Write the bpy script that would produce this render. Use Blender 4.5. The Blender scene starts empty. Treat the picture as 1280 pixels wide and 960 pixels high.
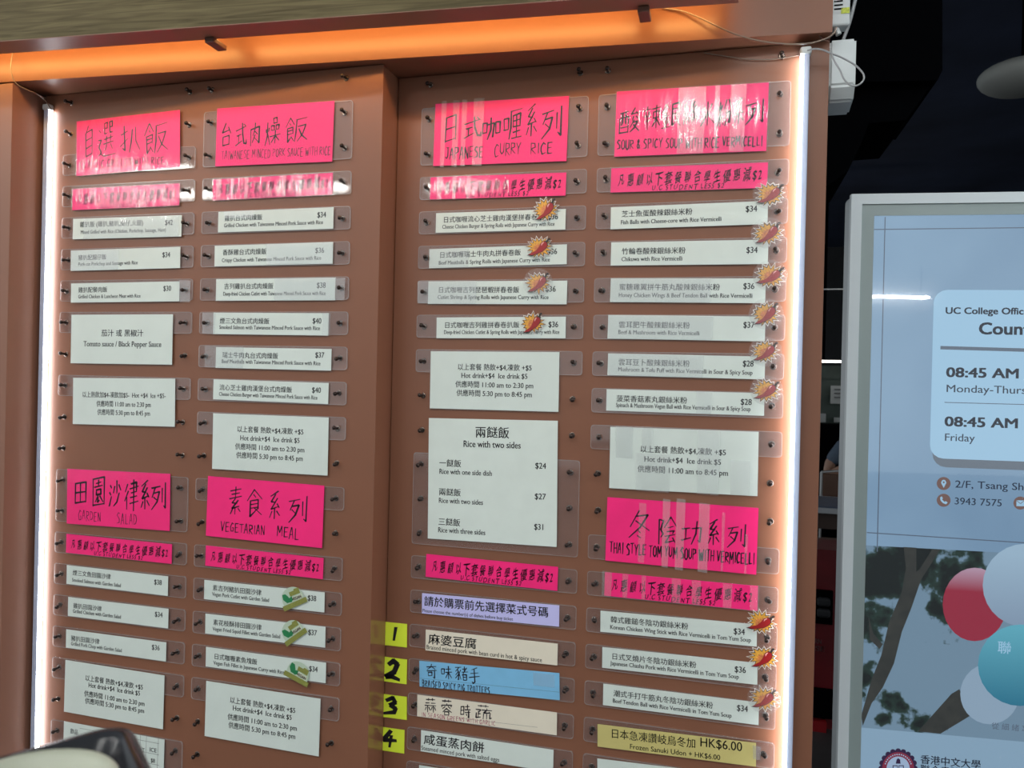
import bpy, bmesh, math, random
from mathutils import Vector, Matrix
random.seed(7)
SC = bpy.context.scene
COL = SC.collection

# ------------------------------------------------------------------ camera
F = 960.0
PITCH, ROLL, YAW = math.radians(-.187), math.radians(1.355), math.radians(15.31)
CAM = Vector((0, -1.461, 1.5))
def _axes():
    cp, sp, cr, sr = math.cos(PITCH), math.sin(PITCH), math.cos(ROLL), math.sin(ROLL)
    fw = Vector((0, cp, sp)); up = Vector((0, -sp, cp)); rt = Vector((1, 0, 0))
    Z = Matrix.Rotation(YAW, 3, 'Z')
    return Z @ (cr*rt + sr*up), Z @ (-sr*rt + cr*up), Z @ fw
RT, UP, FW = _axes()
cd = bpy.data.cameras.new('camera'); cam = bpy.data.objects.new('camera', cd); COL.objects.link(cam)
cd.sensor_width = 36; cd.lens = 36*F/1280; cd.clip_start = .02
cam.matrix_world = Matrix(((RT.x, UP.x, -FW.x, CAM.x), (RT.y, UP.y, -FW.y, CAM.y), (RT.z, UP.z, -FW.z, CAM.z), (0, 0, 0, 1)))
cd.dof.use_dof = True; cd.dof.focus_distance = 1.5; cd.dof.aperture_fstop = 9.0
SC.camera = cam

# ------------------------------------------------------------------ world, exposure
W = bpy.data.worlds.new('hall_light'); SC.world = W; W.use_nodes = True
W.node_tree.nodes['Background'].inputs[0].default_value = (.86, .95, 1.0, 1)
W.node_tree.nodes['Background'].inputs[1].default_value = .82
SC.view_settings.view_transform = 'Standard'; SC.view_settings.look = 'None'
SC.view_settings.exposure = 0; SC.view_settings.gamma = 1
SC.cycles.max_bounces = 8; SC.cycles.transparent_max_bounces = 16

def ray(px, py):
    return RT*((px-640)/F) + UP*(-(py-480)/F) + FW
def at(px, py, y):                       # where the line of sight meets the wall plane at that y
    d = ray(px, py); return CAM + d*((y-CAM.y)/d.y)
def atz(px, py, z):
    d = ray(px, py); return CAM + d*((z-CAM.z)/d.z)
def atd(px, py, dist):
    return CAM + ray(px, py)*dist
def atp(px, py, p0, n):
    d = ray(px, py); return CAM + d*((p0-CAM).dot(n)/d.dot(n))

# ------------------------------------------------------------------ materials
MATS = {}
def mat(name, color=(.5, .5, .5), rough=.5, metal=0, spec=.5, emit=None, es=0, alpha=1, noise=0, nscale=8, bump=0, bscale=40, coat=0):
    if name in MATS: return MATS[name]
    m = bpy.data.materials.new(name); m.use_nodes = True; nt = m.node_tree
    b = nt.nodes['Principled BSDF']
    b.inputs['Base Color'].default_value = (*color, 1)
    b.inputs['Roughness'].default_value = rough; b.inputs['Metallic'].default_value = metal
    b.inputs['Specular IOR Level'].default_value = spec; b.inputs['Alpha'].default_value = alpha
    b.inputs['Coat Weight'].default_value = coat
    if emit: b.inputs['Emission Color'].default_value = (*emit, 1); b.inputs['Emission Strength'].default_value = es
    tc = nt.nodes.new('ShaderNodeTexCoord')
    if noise:
        n = nt.nodes.new('ShaderNodeTexNoise'); n.inputs['Scale'].default_value = nscale; n.inputs['Detail'].default_value = 5
        nt.links.new(tc.outputs['Object'], n.inputs['Vector'])
        r = nt.nodes.new('ShaderNodeValToRGB')
        r.color_ramp.elements[0].position = .3; r.color_ramp.elements[1].position = .7
        r.color_ramp.elements[0].color = (*[c*(1-noise) for c in color], 1)
        r.color_ramp.elements[1].color = (*[min(1, c*(1+noise)) for c in color], 1)
        nt.links.new(n.outputs['Fac'], r.inputs['Fac']); nt.links.new(r.outputs['Color'], b.inputs['Base Color'])
    if bump:
        n = nt.nodes.new('ShaderNodeTexNoise'); n.inputs['Scale'].default_value = bscale; n.inputs['Detail'].default_value = 3
        nt.links.new(tc.outputs['Object'], n.inputs['Vector'])
        bp = nt.nodes.new('ShaderNodeBump'); bp.inputs['Strength'].default_value = bump; bp.inputs['Distance'].default_value = .002
        nt.links.new(n.outputs['Fac'], bp.inputs['Height']); nt.links.new(bp.outputs['Normal'], b.inputs['Normal'])
    MATS[name] = m; return m

def clear(name, haze, gloss, rough, bump, sx, sz, hcol=(.97, .98, .98), f0=.04):
    """thin clear plastic: transparent + a little haze + wrinkled gloss"""
    m = bpy.data.materials.new(name); m.use_nodes = True; nt = m.node_tree; nt.nodes.clear()
    out = nt.nodes.new('ShaderNodeOutputMaterial'); tr = nt.nodes.new('ShaderNodeBsdfTransparent')
    df = nt.nodes.new('ShaderNodeBsdfDiffuse'); df.inputs['Color'].default_value = (*hcol, 1)
    gl = nt.nodes.new('ShaderNodeBsdfGlossy'); gl.inputs['Roughness'].default_value = rough
    m1 = nt.nodes.new('ShaderNodeMixShader'); m2 = nt.nodes.new('ShaderNodeMixShader')
    m1.inputs[0].default_value = haze
    tl_ = nt.nodes.new('ShaderNodeBsdfTranslucent'); tl_.inputs['Color'].default_value = (*hcol, 1)
    m3 = nt.nodes.new('ShaderNodeMixShader'); m3.inputs[0].default_value = .45
    nt.links.new(df.outputs[0], m3.inputs[1]); nt.links.new(tl_.outputs[0], m3.inputs[2])
    nt.links.new(tr.outputs[0], m1.inputs[1]); nt.links.new(m3.outputs[0], m1.inputs[2])
    lw = nt.nodes.new('ShaderNodeLayerWeight'); lw.inputs['Blend'].default_value = .5
    pw = nt.nodes.new('ShaderNodeMath'); pw.operation = 'POWER'; pw.inputs[1].default_value = 5
    mu = nt.nodes.new('ShaderNodeMath'); mu.operation = 'MULTIPLY_ADD'; mu.inputs[1].default_value = .9*gloss; mu.inputs[2].default_value = f0*gloss
    nt.links.new(lw.outputs['Facing'], pw.inputs[0]); nt.links.new(pw.outputs[0], mu.inputs[0]); nt.links.new(mu.outputs[0], m2.inputs[0])
    nt.links.new(m1.outputs[0], m2.inputs[1]); nt.links.new(gl.outputs[0], m2.inputs[2])
    nt.links.new(m2.outputs[0], out.inputs[0])
    if bump:
        tc = nt.nodes.new('ShaderNodeTexCoord'); mp = nt.nodes.new('ShaderNodeMapping')
        mp.inputs['Scale'].default_value = (sx, sx, sz)
        n = nt.nodes.new('ShaderNodeTexNoise'); n.inputs['Scale'].default_value = 1; n.inputs['Detail'].default_value = 3
        oi = nt.nodes.new('ShaderNodeNewGeometry')
        nt.links.new(oi.outputs['Position'], mp.inputs['Vector']); nt.links.new(mp.outputs[0], n.inputs['Vector'])
        bp = nt.nodes.new('ShaderNodeBump'); bp.inputs['Strength'].default_value = bump; bp.inputs['Distance'].default_value = .004
        nt.links.new(n.outputs['Fac'], bp.inputs['Height']); nt.links.new(bp.outputs['Normal'], gl.inputs['Normal'])
    MATS[name] = m; return m

def emission(name, color, s):
    m = bpy.data.materials.new(name); m.use_nodes = True; nt = m.node_tree; nt.nodes.clear()
    out = nt.nodes.new('ShaderNodeOutputMaterial'); e = nt.nodes.new('ShaderNodeEmission')
    e.inputs[0].default_value = (*color, 1); e.inputs[1].default_value = s; nt.links.new(e.outputs[0], out.inputs[0])
    MATS[name] = m; return m

def srgb(r, g, b):
    return tuple(((c/255+.055)/1.055)**2.4 if c > 10 else c/255/12.92 for c in (r, g, b))

BROWN = (.225, .094, .054)
mat('brown_laminate', BROWN, .34, spec=.32, noise=.05, nscale=3)
mat('brown_side', BROWN, .16, spec=.6)
mat('brown_pillar', (.25, .118, .078), .4, spec=.3, noise=.06, nscale=2)
mat('ink', (.012, .011, .014), .5, spec=.3)
mat('ink_gray', (.05, .05, .055), .6)
mat('marker', (.014, .004, .012), .4, spec=.5)
mat('faint_pen', (.42, .05, .12), .6)
mat('paper_white', (.70, .76, .70), .55, noise=.02, nscale=30)
mat('paper_cream', (.80, .72, .58), .55, noise=.02, nscale=30)
mat('paper_lilac', (.57, .54, .88), .5, noise=.02, nscale=30)
mat('paper_blue', (.21, .50, .75), .5, noise=.04, nscale=30)
mat('paper_gold', (.62, .53, .19), .5, noise=.03, nscale=30)
mat('paper_pink', (.97, .012, .19), .5, noise=.05, nscale=18, emit=None)
mat('paper_lime', (.80, .95, .045), .6, noise=.03, nscale=20)
mat('screw_metal', (.035, .022, .018), .3, metal=.6)
mat('washer', (.16, .12, .10), .25, metal=.9)
mat('white_plastic', (.62, .66, .66), .4, bump=.05)
mat('strip_plastic', (.50, .56, .72), .35)
mat('wire_clear', (.22, .16, .12), .25, spec=.6)
mat('wire_gray', (.30, .31, .32), .4)
mat('black', (.0005, .0006, .0012), .8, spec=.03)
mat('monitor_frame', (.78, .84, .86), .35, spec=.5)
mat('monitor_side', (.52, .56, .58), .4)
mat('bracket', (.12, .05, .03), .5)
clear('acrylic', .08, 1.2, .05, 0, 1, 1, (.62, .55, .56))
clear('acrylic_edge', .38, 2.0, .15, 0, 1, 1, (.75, .68, .66))  # paler than the plate, so the edge shine is in the colour
clear('film', .0, .35, .06, .16, 45, 10)
clear('film_wrinkled', .0, .6, .08, .30, 70, 8)
clear('seal', .05, .7, .12, .4, 60, 30)
clear('tape', .10, 1.2, .12, .35, 60, 14)
clear('tape_haze', .14, 1.8, .26, .2, 50, 30)  # hazy tape; its whitish haze also stands in for reflections on it
emission('tube_warm', (1, .54, .17), 34)
emission('tube_cold', (.93, .95, 1.0), 22)
emission('ceiling_tube', (1, .99, .95), 44)

def wood():
    m = bpy.data.materials.new('wood_grain'); m.use_nodes = True; nt = m.node_tree; b = nt.nodes['Principled BSDF']
    tc = nt.nodes.new('ShaderNodeTexCoord'); mp = nt.nodes.new('ShaderNodeMapping'); mp.inputs['Scale'].default_value = (3.2, 3.2, 60)
    n = nt.nodes.new('ShaderNodeTexNoise'); n.inputs['Scale'].default_value = 2.0; n.inputs['Detail'].default_value = 8; n.inputs['Distortion'].default_value = .8
    r = nt.nodes.new('ShaderNodeValToRGB'); e = r.color_ramp.elements
    e[0].position = .32; e[0].color = (.075, .056, .024, 1); e[1].position = .66; e[1].color = (.155, .122, .058, 1)
    nt.links.new(tc.outputs['Object'], mp.inputs[0]); nt.links.new(mp.outputs[0], n.inputs['Vector'])
    nt.links.new(n.outputs['Fac'], r.inputs[0]); nt.links.new(r.outputs[0], b.inputs['Base Color'])
    b.inputs['Roughness'].default_value = .6; b.inputs['Specular IOR Level'].default_value = .15
    MATS['wood_grain'] = m
wood()

# ------------------------------------------------------------------ object helpers
def link(name, bm, m, parent=None, smooth=False):
    me = bpy.data.meshes.new(name); bm.to_mesh(me); bm.free()
    return linkme(name, me, m, parent, smooth)
def linkme(name, me, m, parent=None, smooth=False):
    o = bpy.data.objects.new(name, me); COL.objects.link(o)
    for k in (m if isinstance(m, (list, tuple)) else [m]): me.materials.append(MATS[k])
    if smooth:
        for p in me.polygons: p.use_smooth = True
    if parent is not None: o.parent = parent
    return o
def tag(o, label=None, cat=None, group=None, kind=None):
    if label: o['label'] = label
    if cat: o['category'] = cat
    if group: o['group'] = group
    if kind: o['kind'] = kind
    return o
def struct(o, label, cat=None):
    o['kind'] = 'structure'; o['label'] = label; o['category'] = cat or 'wall'; return o
def empty(name, loc=(0, 0, 0)):
    o = bpy.data.objects.new(name, None); COL.objects.link(o); o.location = loc; o.empty_display_size = .02; return o
def prism(bm, pts, ax, d0, d1, mi=0):
    """extrude a 2D outline pts (two remaining axes) between d0 and d1 along axis ax"""
    def mk(p, d):
        q = [0, 0, 0]; r = [i for i in range(3) if i != ax]; q[ax] = d; q[r[0]] = p[0]; q[r[1]] = p[1]; return bm.verts.new(q)
    a = [mk(p, d0) for p in pts]; b = [mk(p, d1) for p in pts]; n = len(pts)
    fs = [bm.faces.new(a), bm.faces.new(b[::-1])]
    for i in range(n): fs.append(bm.faces.new((a[i], b[i], b[(i+1) % n], a[(i+1) % n])))
    for f in fs: f.material_index = mi
    bmesh.ops.recalc_face_normals(bm, faces=bm.faces)
    return fs
def box(bm, lo, hi, mi=0, bevel=0):
    r = bmesh.ops.create_cube(bm, size=1); vs = r['verts']
    for v in vs: v.co = Vector([lo[i] + (v.co[i]+.5)*(hi[i]-lo[i]) for i in range(3)])
    fs = {f for v in vs for f in v.link_faces}
    for f in fs: f.material_index = mi
    if bevel:
        es = {e for v in vs for e in v.link_edges}
        bmesh.ops.bevel(bm, geom=list(es), offset=bevel, segments=2, affect='EDGES', profile=.5)
def boxo(name, lo, hi, m, parent=None, bevel=0):
    bm = bmesh.new(); box(bm, lo, hi, 0, bevel); return link(name, bm, m, parent)
def rrect(w, h, r, n=4):
    pts = []
    for cx, cy, a0 in ((w-r, h-r, 0), (r, h-r, 90), (r, r, 180), (w-r, r, 270)):
        for i in range(n+1):
            a = math.radians(a0+90*i/n); pts.append((cx+r*math.cos(a), cy+r*math.sin(a)))
    return pts
def tube(name, pts, rad, m, parent=None, cyc=False, res=3):
    cu = bpy.data.curves.new(name, 'CURVE'); cu.dimensions = '3D'; s = cu.splines.new('BEZIER')
    s.bezier_points.add(len(pts)-1)
    for b, p in zip(s.bezier_points, pts): b.co = p; b.handle_left_type = b.handle_right_type = 'AUTO'
    cu.bevel_depth = rad; cu.bevel_resolution = res; cu.resolution_u = 8; cu.use_fill_caps = True
    t = bpy.data.objects.new('tmp', cu); COL.objects.link(t); bpy.context.view_layer.update()
    me = bpy.data.meshes.new_from_object(t.evaluated_get(bpy.context.evaluated_depsgraph_get()))
    bpy.data.objects.remove(t); me.materials.clear()
    return linkme(name, me, m, parent, True)

class Frame:
    """a flat piece hanging on a plane: origin top-left, u to the right, v down, n towards the room"""
    def __init__(s, tl, tr, bl, lift=0):
        s.u = (tr-tl).normalized(); v = bl-tl; s.w = (tr-tl).length
        v = v - s.u*v.dot(s.u); s.h = v.length; s.v = v.normalized(); s.n = s.v.cross(s.u).normalized()
        if s.n.y > 0: s.n = -s.n
        s.o = tl + s.n*lift
    def p(s, a, b, c=0): return s.o + s.u*a + s.v*b + s.n*c
    def uv(s, q): q = q-s.o; return q.dot(s.u), q.dot(s.v)
    def px(s, x, y): return s.uv(atp(x, y, s.o, s.n))

def slab(name, fr, outline, c0, c1, m, parent=None, mi_side=None, origin=None):
    bm = bmesh.new(); a = [bm.verts.new(fr.p(x, y, c0)) for x, y in outline]; b = [bm.verts.new(fr.p(x, y, c1)) for x, y in outline]
    n = len(outline); bm.faces.new(a); bm.faces.new(b[::-1])
    for i in range(n):
        f = bm.faces.new((a[i], b[i], b[(i+1) % n], a[(i+1) % n]))
        if mi_side: f.material_index = mi_side
    bmesh.ops.recalc_face_normals(bm, faces=bm.faces)
    return link(name, bm, m, parent)

# ------------------------------------------------------------------ lettering from the built-in font
_raw = {}; _adv = {}
def _curve(txt):
    cu = bpy.data.curves.new('t', 'FONT'); cu.body = txt; o = bpy.data.objects.new('t', cu); COL.objects.link(o)
    bpy.context.view_layer.update(); d = bpy.context.evaluated_depsgraph_get(); c2 = o.evaluated_get(d).to_curve(d)
    out = []
    for s in c2.splines:
        bp = s.bezier_points; n = len(bp); poly = []
        for i in range(n):
            a, b = bp[i], bp[(i+1) % n]
            p0, p1, p2, p3 = a.co, a.handle_right, b.handle_left, b.co
            poly.append((p0.x, p0.y))
            chord = (p3-p0).length; L = (p1-p0).length+(p2-p1).length+(p3-p2).length
            k = 1 if L < chord*1.004 or chord < .03 else (2 if chord < .15 else 3)
            for j in range(1, k):
                t = j/k; q = p0*(1-t)**3+p1*3*t*(1-t)**2+p2*3*t*t*(1-t)+p3*t**3; poly.append((q.x, q.y))
        if len(poly) > 2: out.append(poly)
    bpy.data.objects.remove(o); bpy.data.curves.remove(cu)
    return out
def raw(c):
    if c not in _raw:
        ps = _curve(c); _raw[c] = ps
        if ord(c) > 0x2e00: _adv[c] = 1.0
        else:
            q = _curve(c+'I'); i_left = .076
            xs = min(x for x, y in q[-1]); _adv[c] = max(.1, xs-i_left)
    return _raw[c], _adv[c]
def area(p): return sum(p[i][0]*p[(i+1) % len(p)][1]-p[(i+1) % len(p)][0]*p[i][1] for i in range(len(p)))/2
def fill(polys):
    cu = bpy.data.curves.new('f', 'CURVE'); cu.dimensions = '2D'; cu.fill_mode = 'FRONT'
    for p in polys:
        s = cu.splines.new('POLY'); s.points.add(len(p)-1); s.use_cyclic_u = True
        for k, (x, y) in enumerate(p): s.points[k].co = (x, y, 0, 1)
    o = bpy.data.objects.new('f', cu); COL.objects.link(o); bpy.context.view_layer.update()
    me = bpy.data.meshes.new_from_object(o.evaluated_get(bpy.context.evaluated_depsgraph_get()))
    vs = [(v.co.x, v.co.y) for v in me.vertices]; fs = [tuple(p.vertices) for p in me.polygons]
    bpy.data.objects.remove(o); bpy.data.curves.remove(cu); bpy.data.meshes.remove(me)
    return vs, fs
# style: (horizontal thickening, vertical thickening, serifs); strokes are thickened by overlaying shifted copies
STY = {'serif': (.016, .004, 1), 'sans': (.008, 0, 0), 'semi': (.014, .010, 0), 'bold': (.030, .018, 0), 'pen': (.014, .010, 0)}
_g = {}
def glyph(c, style):
    key = (c, style)
    if key in _g: return _g[key]
    polys, adv = raw(c)
    if c == ' ' or not polys: _g[key] = ([], [], .28 if c == ' ' else adv); return _g[key]
    ox, oy, ser = STY[style]; cjk = ord(c) > 0x2e00
    if ser and cjk: ox, oy = .012, .002
    outp = polys; v0, f0 = fill(polys)
    sh = [(-ox, -oy), (ox, oy)] if oy < .012 else [(-ox, -oy), (ox, -oy), (ox, oy), (-ox, oy)]
    vs = []; fs = []
    for dx, dy in sh:
        k = len(vs); vs += [(x+dx, y+dy) for x, y in v0]; fs += [tuple(i+k for i in f) for f in f0]
    if ser and not cjk and c.isalnum():
        for p in outp:
            n = len(p)
            for i in range(n):
                (x0, y0), (x1, y1) = p[i], p[(i+1) % n]
                if abs(y1-y0) < .004 and .045 < abs(x1-x0) < .13 and not c.isdigit():
                    a, b = min(x0, x1)-.05, max(x0, x1)+.05; t = .035 if y0 < .2 else -.035
                    k = len(vs); vs += [(a, y0), (b, y0), (b, y0+t), (a, y0+t)]; fs.append((k, k+1, k+2, k+3))
    _g[key] = (vs, fs, adv); return _g[key]
def layout(txt, style):
    V = []; Fc = []; x = 0
    rr = random.Random(txt)
    for c in txt:
        vs, fs, adv = glyph(c, style); k = len(V)
        if style == 'pen':
            a = rr.uniform(-.10, .10); s = rr.uniform(.8, 1.05); sx = rr.uniform(.75, .95); dy = rr.uniform(-.05, .06); ph = rr.uniform(0, 6)
            for (px, py) in vs:
                qx, qy = px-adv/2, py-.38
                qx += .025*math.sin(qy*9+ph); qy += .03*math.sin(qx*8+ph*2)
                X, Y = qx*s*sx+qy*.12, qy*s*1.1+qx*.14
                V.append((x+adv/2+X*math.cos(a)-Y*math.sin(a), .38+dy+X*math.sin(a)+Y*math.cos(a)))
        else: V += [(x+px, py) for px, py in vs]
        Fc += [tuple(i+k for i in f) for f in fs]; x += adv
    return V, Fc, x
class Ink:
    """collects print and pen strokes on one frame, built as one mesh"""
    def __init__(s, fr, lift): s.fr, s.lift, s.V, s.F, s.M, s.mats = fr, lift, [], [], [], []
    def mi(s, m):
        if m not in s.mats: s.mats.append(m)
        return s.mats.index(m)
    def add(s, V2, F2, m='ink'):
        k = len(s.V); s.V += [s.fr.p(a, b, s.lift) for a, b in V2]; s.F += [tuple(i+k for i in f) for f in F2]
        s.M += [s.mi(m)]*len(F2)
    def text(s, txt, x0, y0, x1, em=None, style='serif', m='ink', ang=0):
        a, b = s.fr.px(x0, y0)
        a1, _ = s.fr.px(x1, y0)
        V, Fc, w = layout(txt, style); sx = (a1-a)/w; sy = em or sx*1.02
        ca, sa = math.cos(ang), math.sin(ang)
        s.add([(a+x*sx*ca+y*sy*sa, b-y*sy*ca+x*sx*sa) for x, y in V], Fc, m)
    def stroke(s, pts, w, m='marker'):
        """ribbon through pts (frame metres) with tapered ends"""
        P = [Vector((*p, 0)) for p in pts]
        for i in range(len(P)-1):
            d = P[i+1]-P[i]
            if d.length < 1e-6: continue
            d.normalize(); nx = Vector((-d.y, d.x, 0))
            w0 = w*(.8 if i == 0 else 1); w1 = w*(.55 if i == len(P)-2 else 1)
            q = [P[i]-nx*w0-d*w0*.6, P[i]+nx*w0-d*w0*.2, P[i+1]+nx*w1+d*w1*.6, P[i+1]-nx*w1+d*w1*.3]
            s.add([(a.x, a.y) for a in q], [(0, 1, 2, 3)], m)
    def char(s, c, x0, x1, y0, y1, w, m='marker', slope=0):
        """a hand-drawn character; box in photograph pixels, width of the pen in px"""
        a0, b0 = s.fr.px(x0, y0); a1, b1 = s.fr.px(x1, y1); W = w*.0023/2
        rr = random.Random(c+str(x0))
        for st in strokes(c):
            P = [(a0+(a1-a0)*x/100+rr.uniform(-1, 1)*abs(a1-a0)*.015, b0+(b1-b0)*(y-(x-50)*slope)/100+rr.uniform(-1, 1)*abs(b1-b0)*.012) for x, y in st]
            s.stroke(P, W*rr.uniform(.8, 1.15), m)
    def chars(s, txt, boxes, w, m='marker', slope=.12):
        for c, b in zip(txt, boxes): s.char(c, *b, w, m, slope)
    def word(s, txt, x0, x1, y0, y1, h, w, m='marker'):
        """hand capitals along a sloping line: y0,y1 = top at left and right"""
        n = len(txt); rr = random.Random(txt)
        ws = [.55 if c in ' I' else (1.3 if c in 'MW' else 1) for c in txt]; tot = sum(ws); x = x0
        for c, q in zip(txt, ws):
            cw = (x1-x0)*q/tot; y = y0+(y1-y0)*(x-x0)/(x1-x0)+rr.uniform(-.06, .06)*h
            if c != ' ': s.char(c, x+cw*.08, x+cw*.82, y, y+h*rr.uniform(.9, 1.08), w, m, .03)
            x += cw
    def rect(s, a0, b0, a1, b1, m='ink'): s.add([(a0, b0), (a1, b0), (a1, b1), (a0, b1)], [(0, 1, 2, 3)], m)
    def line(s, x0, y0, x1, y1, w, m='ink'):
        P = [Vector((*s.fr.px(x0, y0), 0)), Vector((*s.fr.px(x1, y1), 0))]; d = (P[1]-P[0]).normalized()*w/2; n = Vector((-d.y, d.x, 0))
        s.add([(q.x, q.y) for q in (P[0]-n, P[0]+n, P[1]+n, P[1]-n)], [(0, 1, 2, 3)], m)
    def build(s, parent, name='lettering', label=None):
        if not s.F: return None
        me = bpy.data.meshes.new(name); me.from_pydata([tuple(v) for v in s.V], [], s.F)
        o = linkme(name, me, s.mats, parent)
        me.polygons.foreach_set('material_index', s.M)
        if label: o['label'] = label
        return o

# pen strokes, xxyy points on a 100 grid, y down
ST = {
'口': "0000 0299/0000 9900 9699/0297 9697", '日': "1000 0599/1000 9500 9599/0848 9046/0596 9594",
'自': "4500 1525/1520 1599/1520 8518 8599/1546 8544/1572 8570/1599 8597",
'扌': "5000 5590 2578/0530 9522/0072 9548", '八扒': "3010 2060 0099/6005 6560 9999",
'飠': "5000 0035/5000 9530/4522 6030/2042 2595 5878/2042 8038 8065/2065 8062/2052 8050/5875 9095",
'反': "1005 9503/1505 1060 0099/2535 8533 6070 2099/3045 5575 9999",
'台': "4500 1540 8536/7020 9552/2060 2299/2060 8058 8099/2296 8095",
'式': "0528 9518/1552 5048/3052 3085/0594 6078/6000 6550 8092 9897 9878/7505 8815",
'肉': "1025 1099/1025 9022 9095 8088/5000 5025/5025 3055/5040 7555/5055 2585/5068 7888",
'火': "2030 3045/8025 7042/5000 4560 1099/5050 9599",
'木': "0040 9935/5000 5099/4840 1085/5240 9080", '力': "0530 9028 8090 6583/5000 4555 0599",
'厘': "0505 9903/1005 1060 0099/3020 3060/3020 8518 8560/3040 8538/3060 8560/5720 5799/3078 8576/2099 9997",
'系': "7500 2015/5510 2535 6040/7025 2560 8556/7045 8560/5060 5099/3070 1590/6870 9090",
'列': "0515 6010/3013 1050/2035 5533 4070 0599/2050 4065/7520 7575/9500 9599 8288",
'酉': "0508 9505/0530 0599/0530 9528 9599/0597 9596/3508 3550 2062/6508 6550 7560/1575 8573",
'夋': "5000 2025 8022/6815 8530/4035 2550/6535 8550/4550 1080/4060 8058 5085 1099/4070 9599",
'辛': "5000 5012/1015 9013/3022 3540/7022 6240/0542 9540/1062 9060/5042 5099",
'束': "0515 9512/1530 1555/1530 8528 8555/1555 8553/5000 5099/4858 1090/5258 9590",
'金': "5000 0035/5000 9530/2535 7533/1050 8548/5035 5095/2060 3080/7560 6580/0597 9594",
'艮': "1505 8503 8545/1525 8523/1545 8543/1505 1592 5080/8055 6070/5050 7080 9999",
'糸': "5500 2020 5525/7515 2045 7042/5045 5070/2565 1585/4865 5082/7560 8880",
'米': "5000 5099/0545 9542/2515 3535/7812 6535/4850 0595/5250 9995",
'分': "3500 0045/6000 9945/2050 7548 7090 5586/4550 2099",
'田': "1000 1099/1000 9000 9099/1048 9046/5000 5099/1097 9095",
'園': "0500 0599/0500 9500 9599/0597 9597/3018 7016/5008 5032/1832 8230/3242 6842 6860 3260 3242/5060 2585/4570 4588 5882/6065 8590",
'氵': "3005 6518/1535 4548/1095 6055", '少': "5000 5050/2520 0545/7518 9940/8050 5085 1099",
'彳': "7000 2030/8028 1065/5050 5099", '聿': "2012 8010 8040/0526 9924/2040 8038/1556 8554/0572 9970/5000 5099",
'素': "1012 9010/2025 8023/0538 9536/5000 5038/5040 2555 6560/7050 2575 8073/5073 5099/3078 1595/7078 9092",
'食': "5000 0540/5000 9940/4520 5830/2542 2599 6080/2542 7540 7568 2568/2555 7553/8070 6080/5070 9999",
'冬': "4500 0555/2820 8518 5060 0095/3035 9575/4572 5580/4090 5599",
'阝': "1000 1099/1000 8005 4040 8060 4072",
'侌': "5500 0540/5000 9938/3540 7538/2555 8053 7065/1072 9070/4572 1597 8092/7080 9099",
'工': "1020 8516/4820 4880/0585 9573",
'辶': "1015 2025/0545 2245 1065 2282 0590/1585 3595 9997", '巳': "1000 9000 9045 1045/1000 1090 9590",
'共': "0520 9518/2800 2850/7200 7250/0050 9948/3060 1599/7060 9099",
'奇': "0518 9516/5000 4518 1035/5518 8535/0545 9943/2055 2078/2055 5555 5578/2078 5578/8045 8095 6590",
'未': "1525 8523/0548 9946/5000 5099/4850 0590/5250 9990",
'豕': "0505 9903/6005 1035/4020 6050 5595 4090/5535 0560/6055 0585/9025 6550/6550 9595",
'者': "1018 7516/0540 9938/4200 4240/8010 0565/2560 2599/2560 8060 8099/2578 8078/2599 8099",
'手': "7500 2512/1535 8532/0560 9956/5010 5590 4099 3088",
'艹': "0530 9526/3000 3055/7000 7055", '示': "1010 8508/0035 9933/5035 5099/2550 0580/7550 9980",
'容': "5000 5010/0515 0530/0515 9513 9030/3525 1045/6525 8545/5040 1575/5045 9575/3070 3099/3070 7070 7099/3099 7099",
'寺': "1015 8513/0538 9936/5000 5038/0558 9956/7045 7097 5590/3070 4082",
'疋': "0510 8510 5535/4525 4085/4050 8550/0840 0890 8580", '㐬': "0515 9913/5000 5515/4518 2040 8538/7028 9048/2050 1599/5050 5099/8050 8090 9983",
'A': "0099 4500 5500 9099/2062 8060", 'B': "1000 1099/1000 7005 8025 6045 1048/1048 8055 9080 6599 1099", 'C': "9015 5000 1030 0565 3099 9088",
'D': "1000 1099/1000 7010 9550 7090 1099", 'E': "9003 1003 1099 9097/1048 7547", 'F': "9003 1003 1099/1048 7547", 'G': "9015 5000 0545 2595 8095 8558 5058",
'H': "1000 1099/9000 9099/1050 9048", 'I': "5000 5099", 'J': "7500 7580 4599 1085/4500 9900", 'K': "1000 1099/9000 1055 9599", 'L': "1500 1597 9096",
'M': "0599 1500 5065 8500 9599", 'N': "1099 1000 8599 8800", 'O': "5000 1020 1080 5099 9080 9020 5000", 'P': "1000 1099/1003 8008 8540 1055",
'R': "1000 1099/1003 8008 8540 1052 9599", 'S': "9010 4500 1025 8060 7592 1097", 'T': "0003 9900/5002 4899", 'U': "1000 1075 4599 8580 9000", 'V': "0500 4599 9500",
'W': "0000 2599 5030 7599 9900", 'Y': "0500 4548/9500 4548 4599", '&': "9099 2520 5000 6520 1070 4099 9060", '.': "4090 6097", "'": "5000 4520",
'1': "6500 4099", '2': "2520 5500 8015 6060 0590 4085 9799", '3': "2018 6500 8525 4545 8560 7585 0097", '4': "5500 0560 9555/6030 5099", '$': "8515 1515 1045 8060 7590 1090/5000 5099",
}
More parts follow.
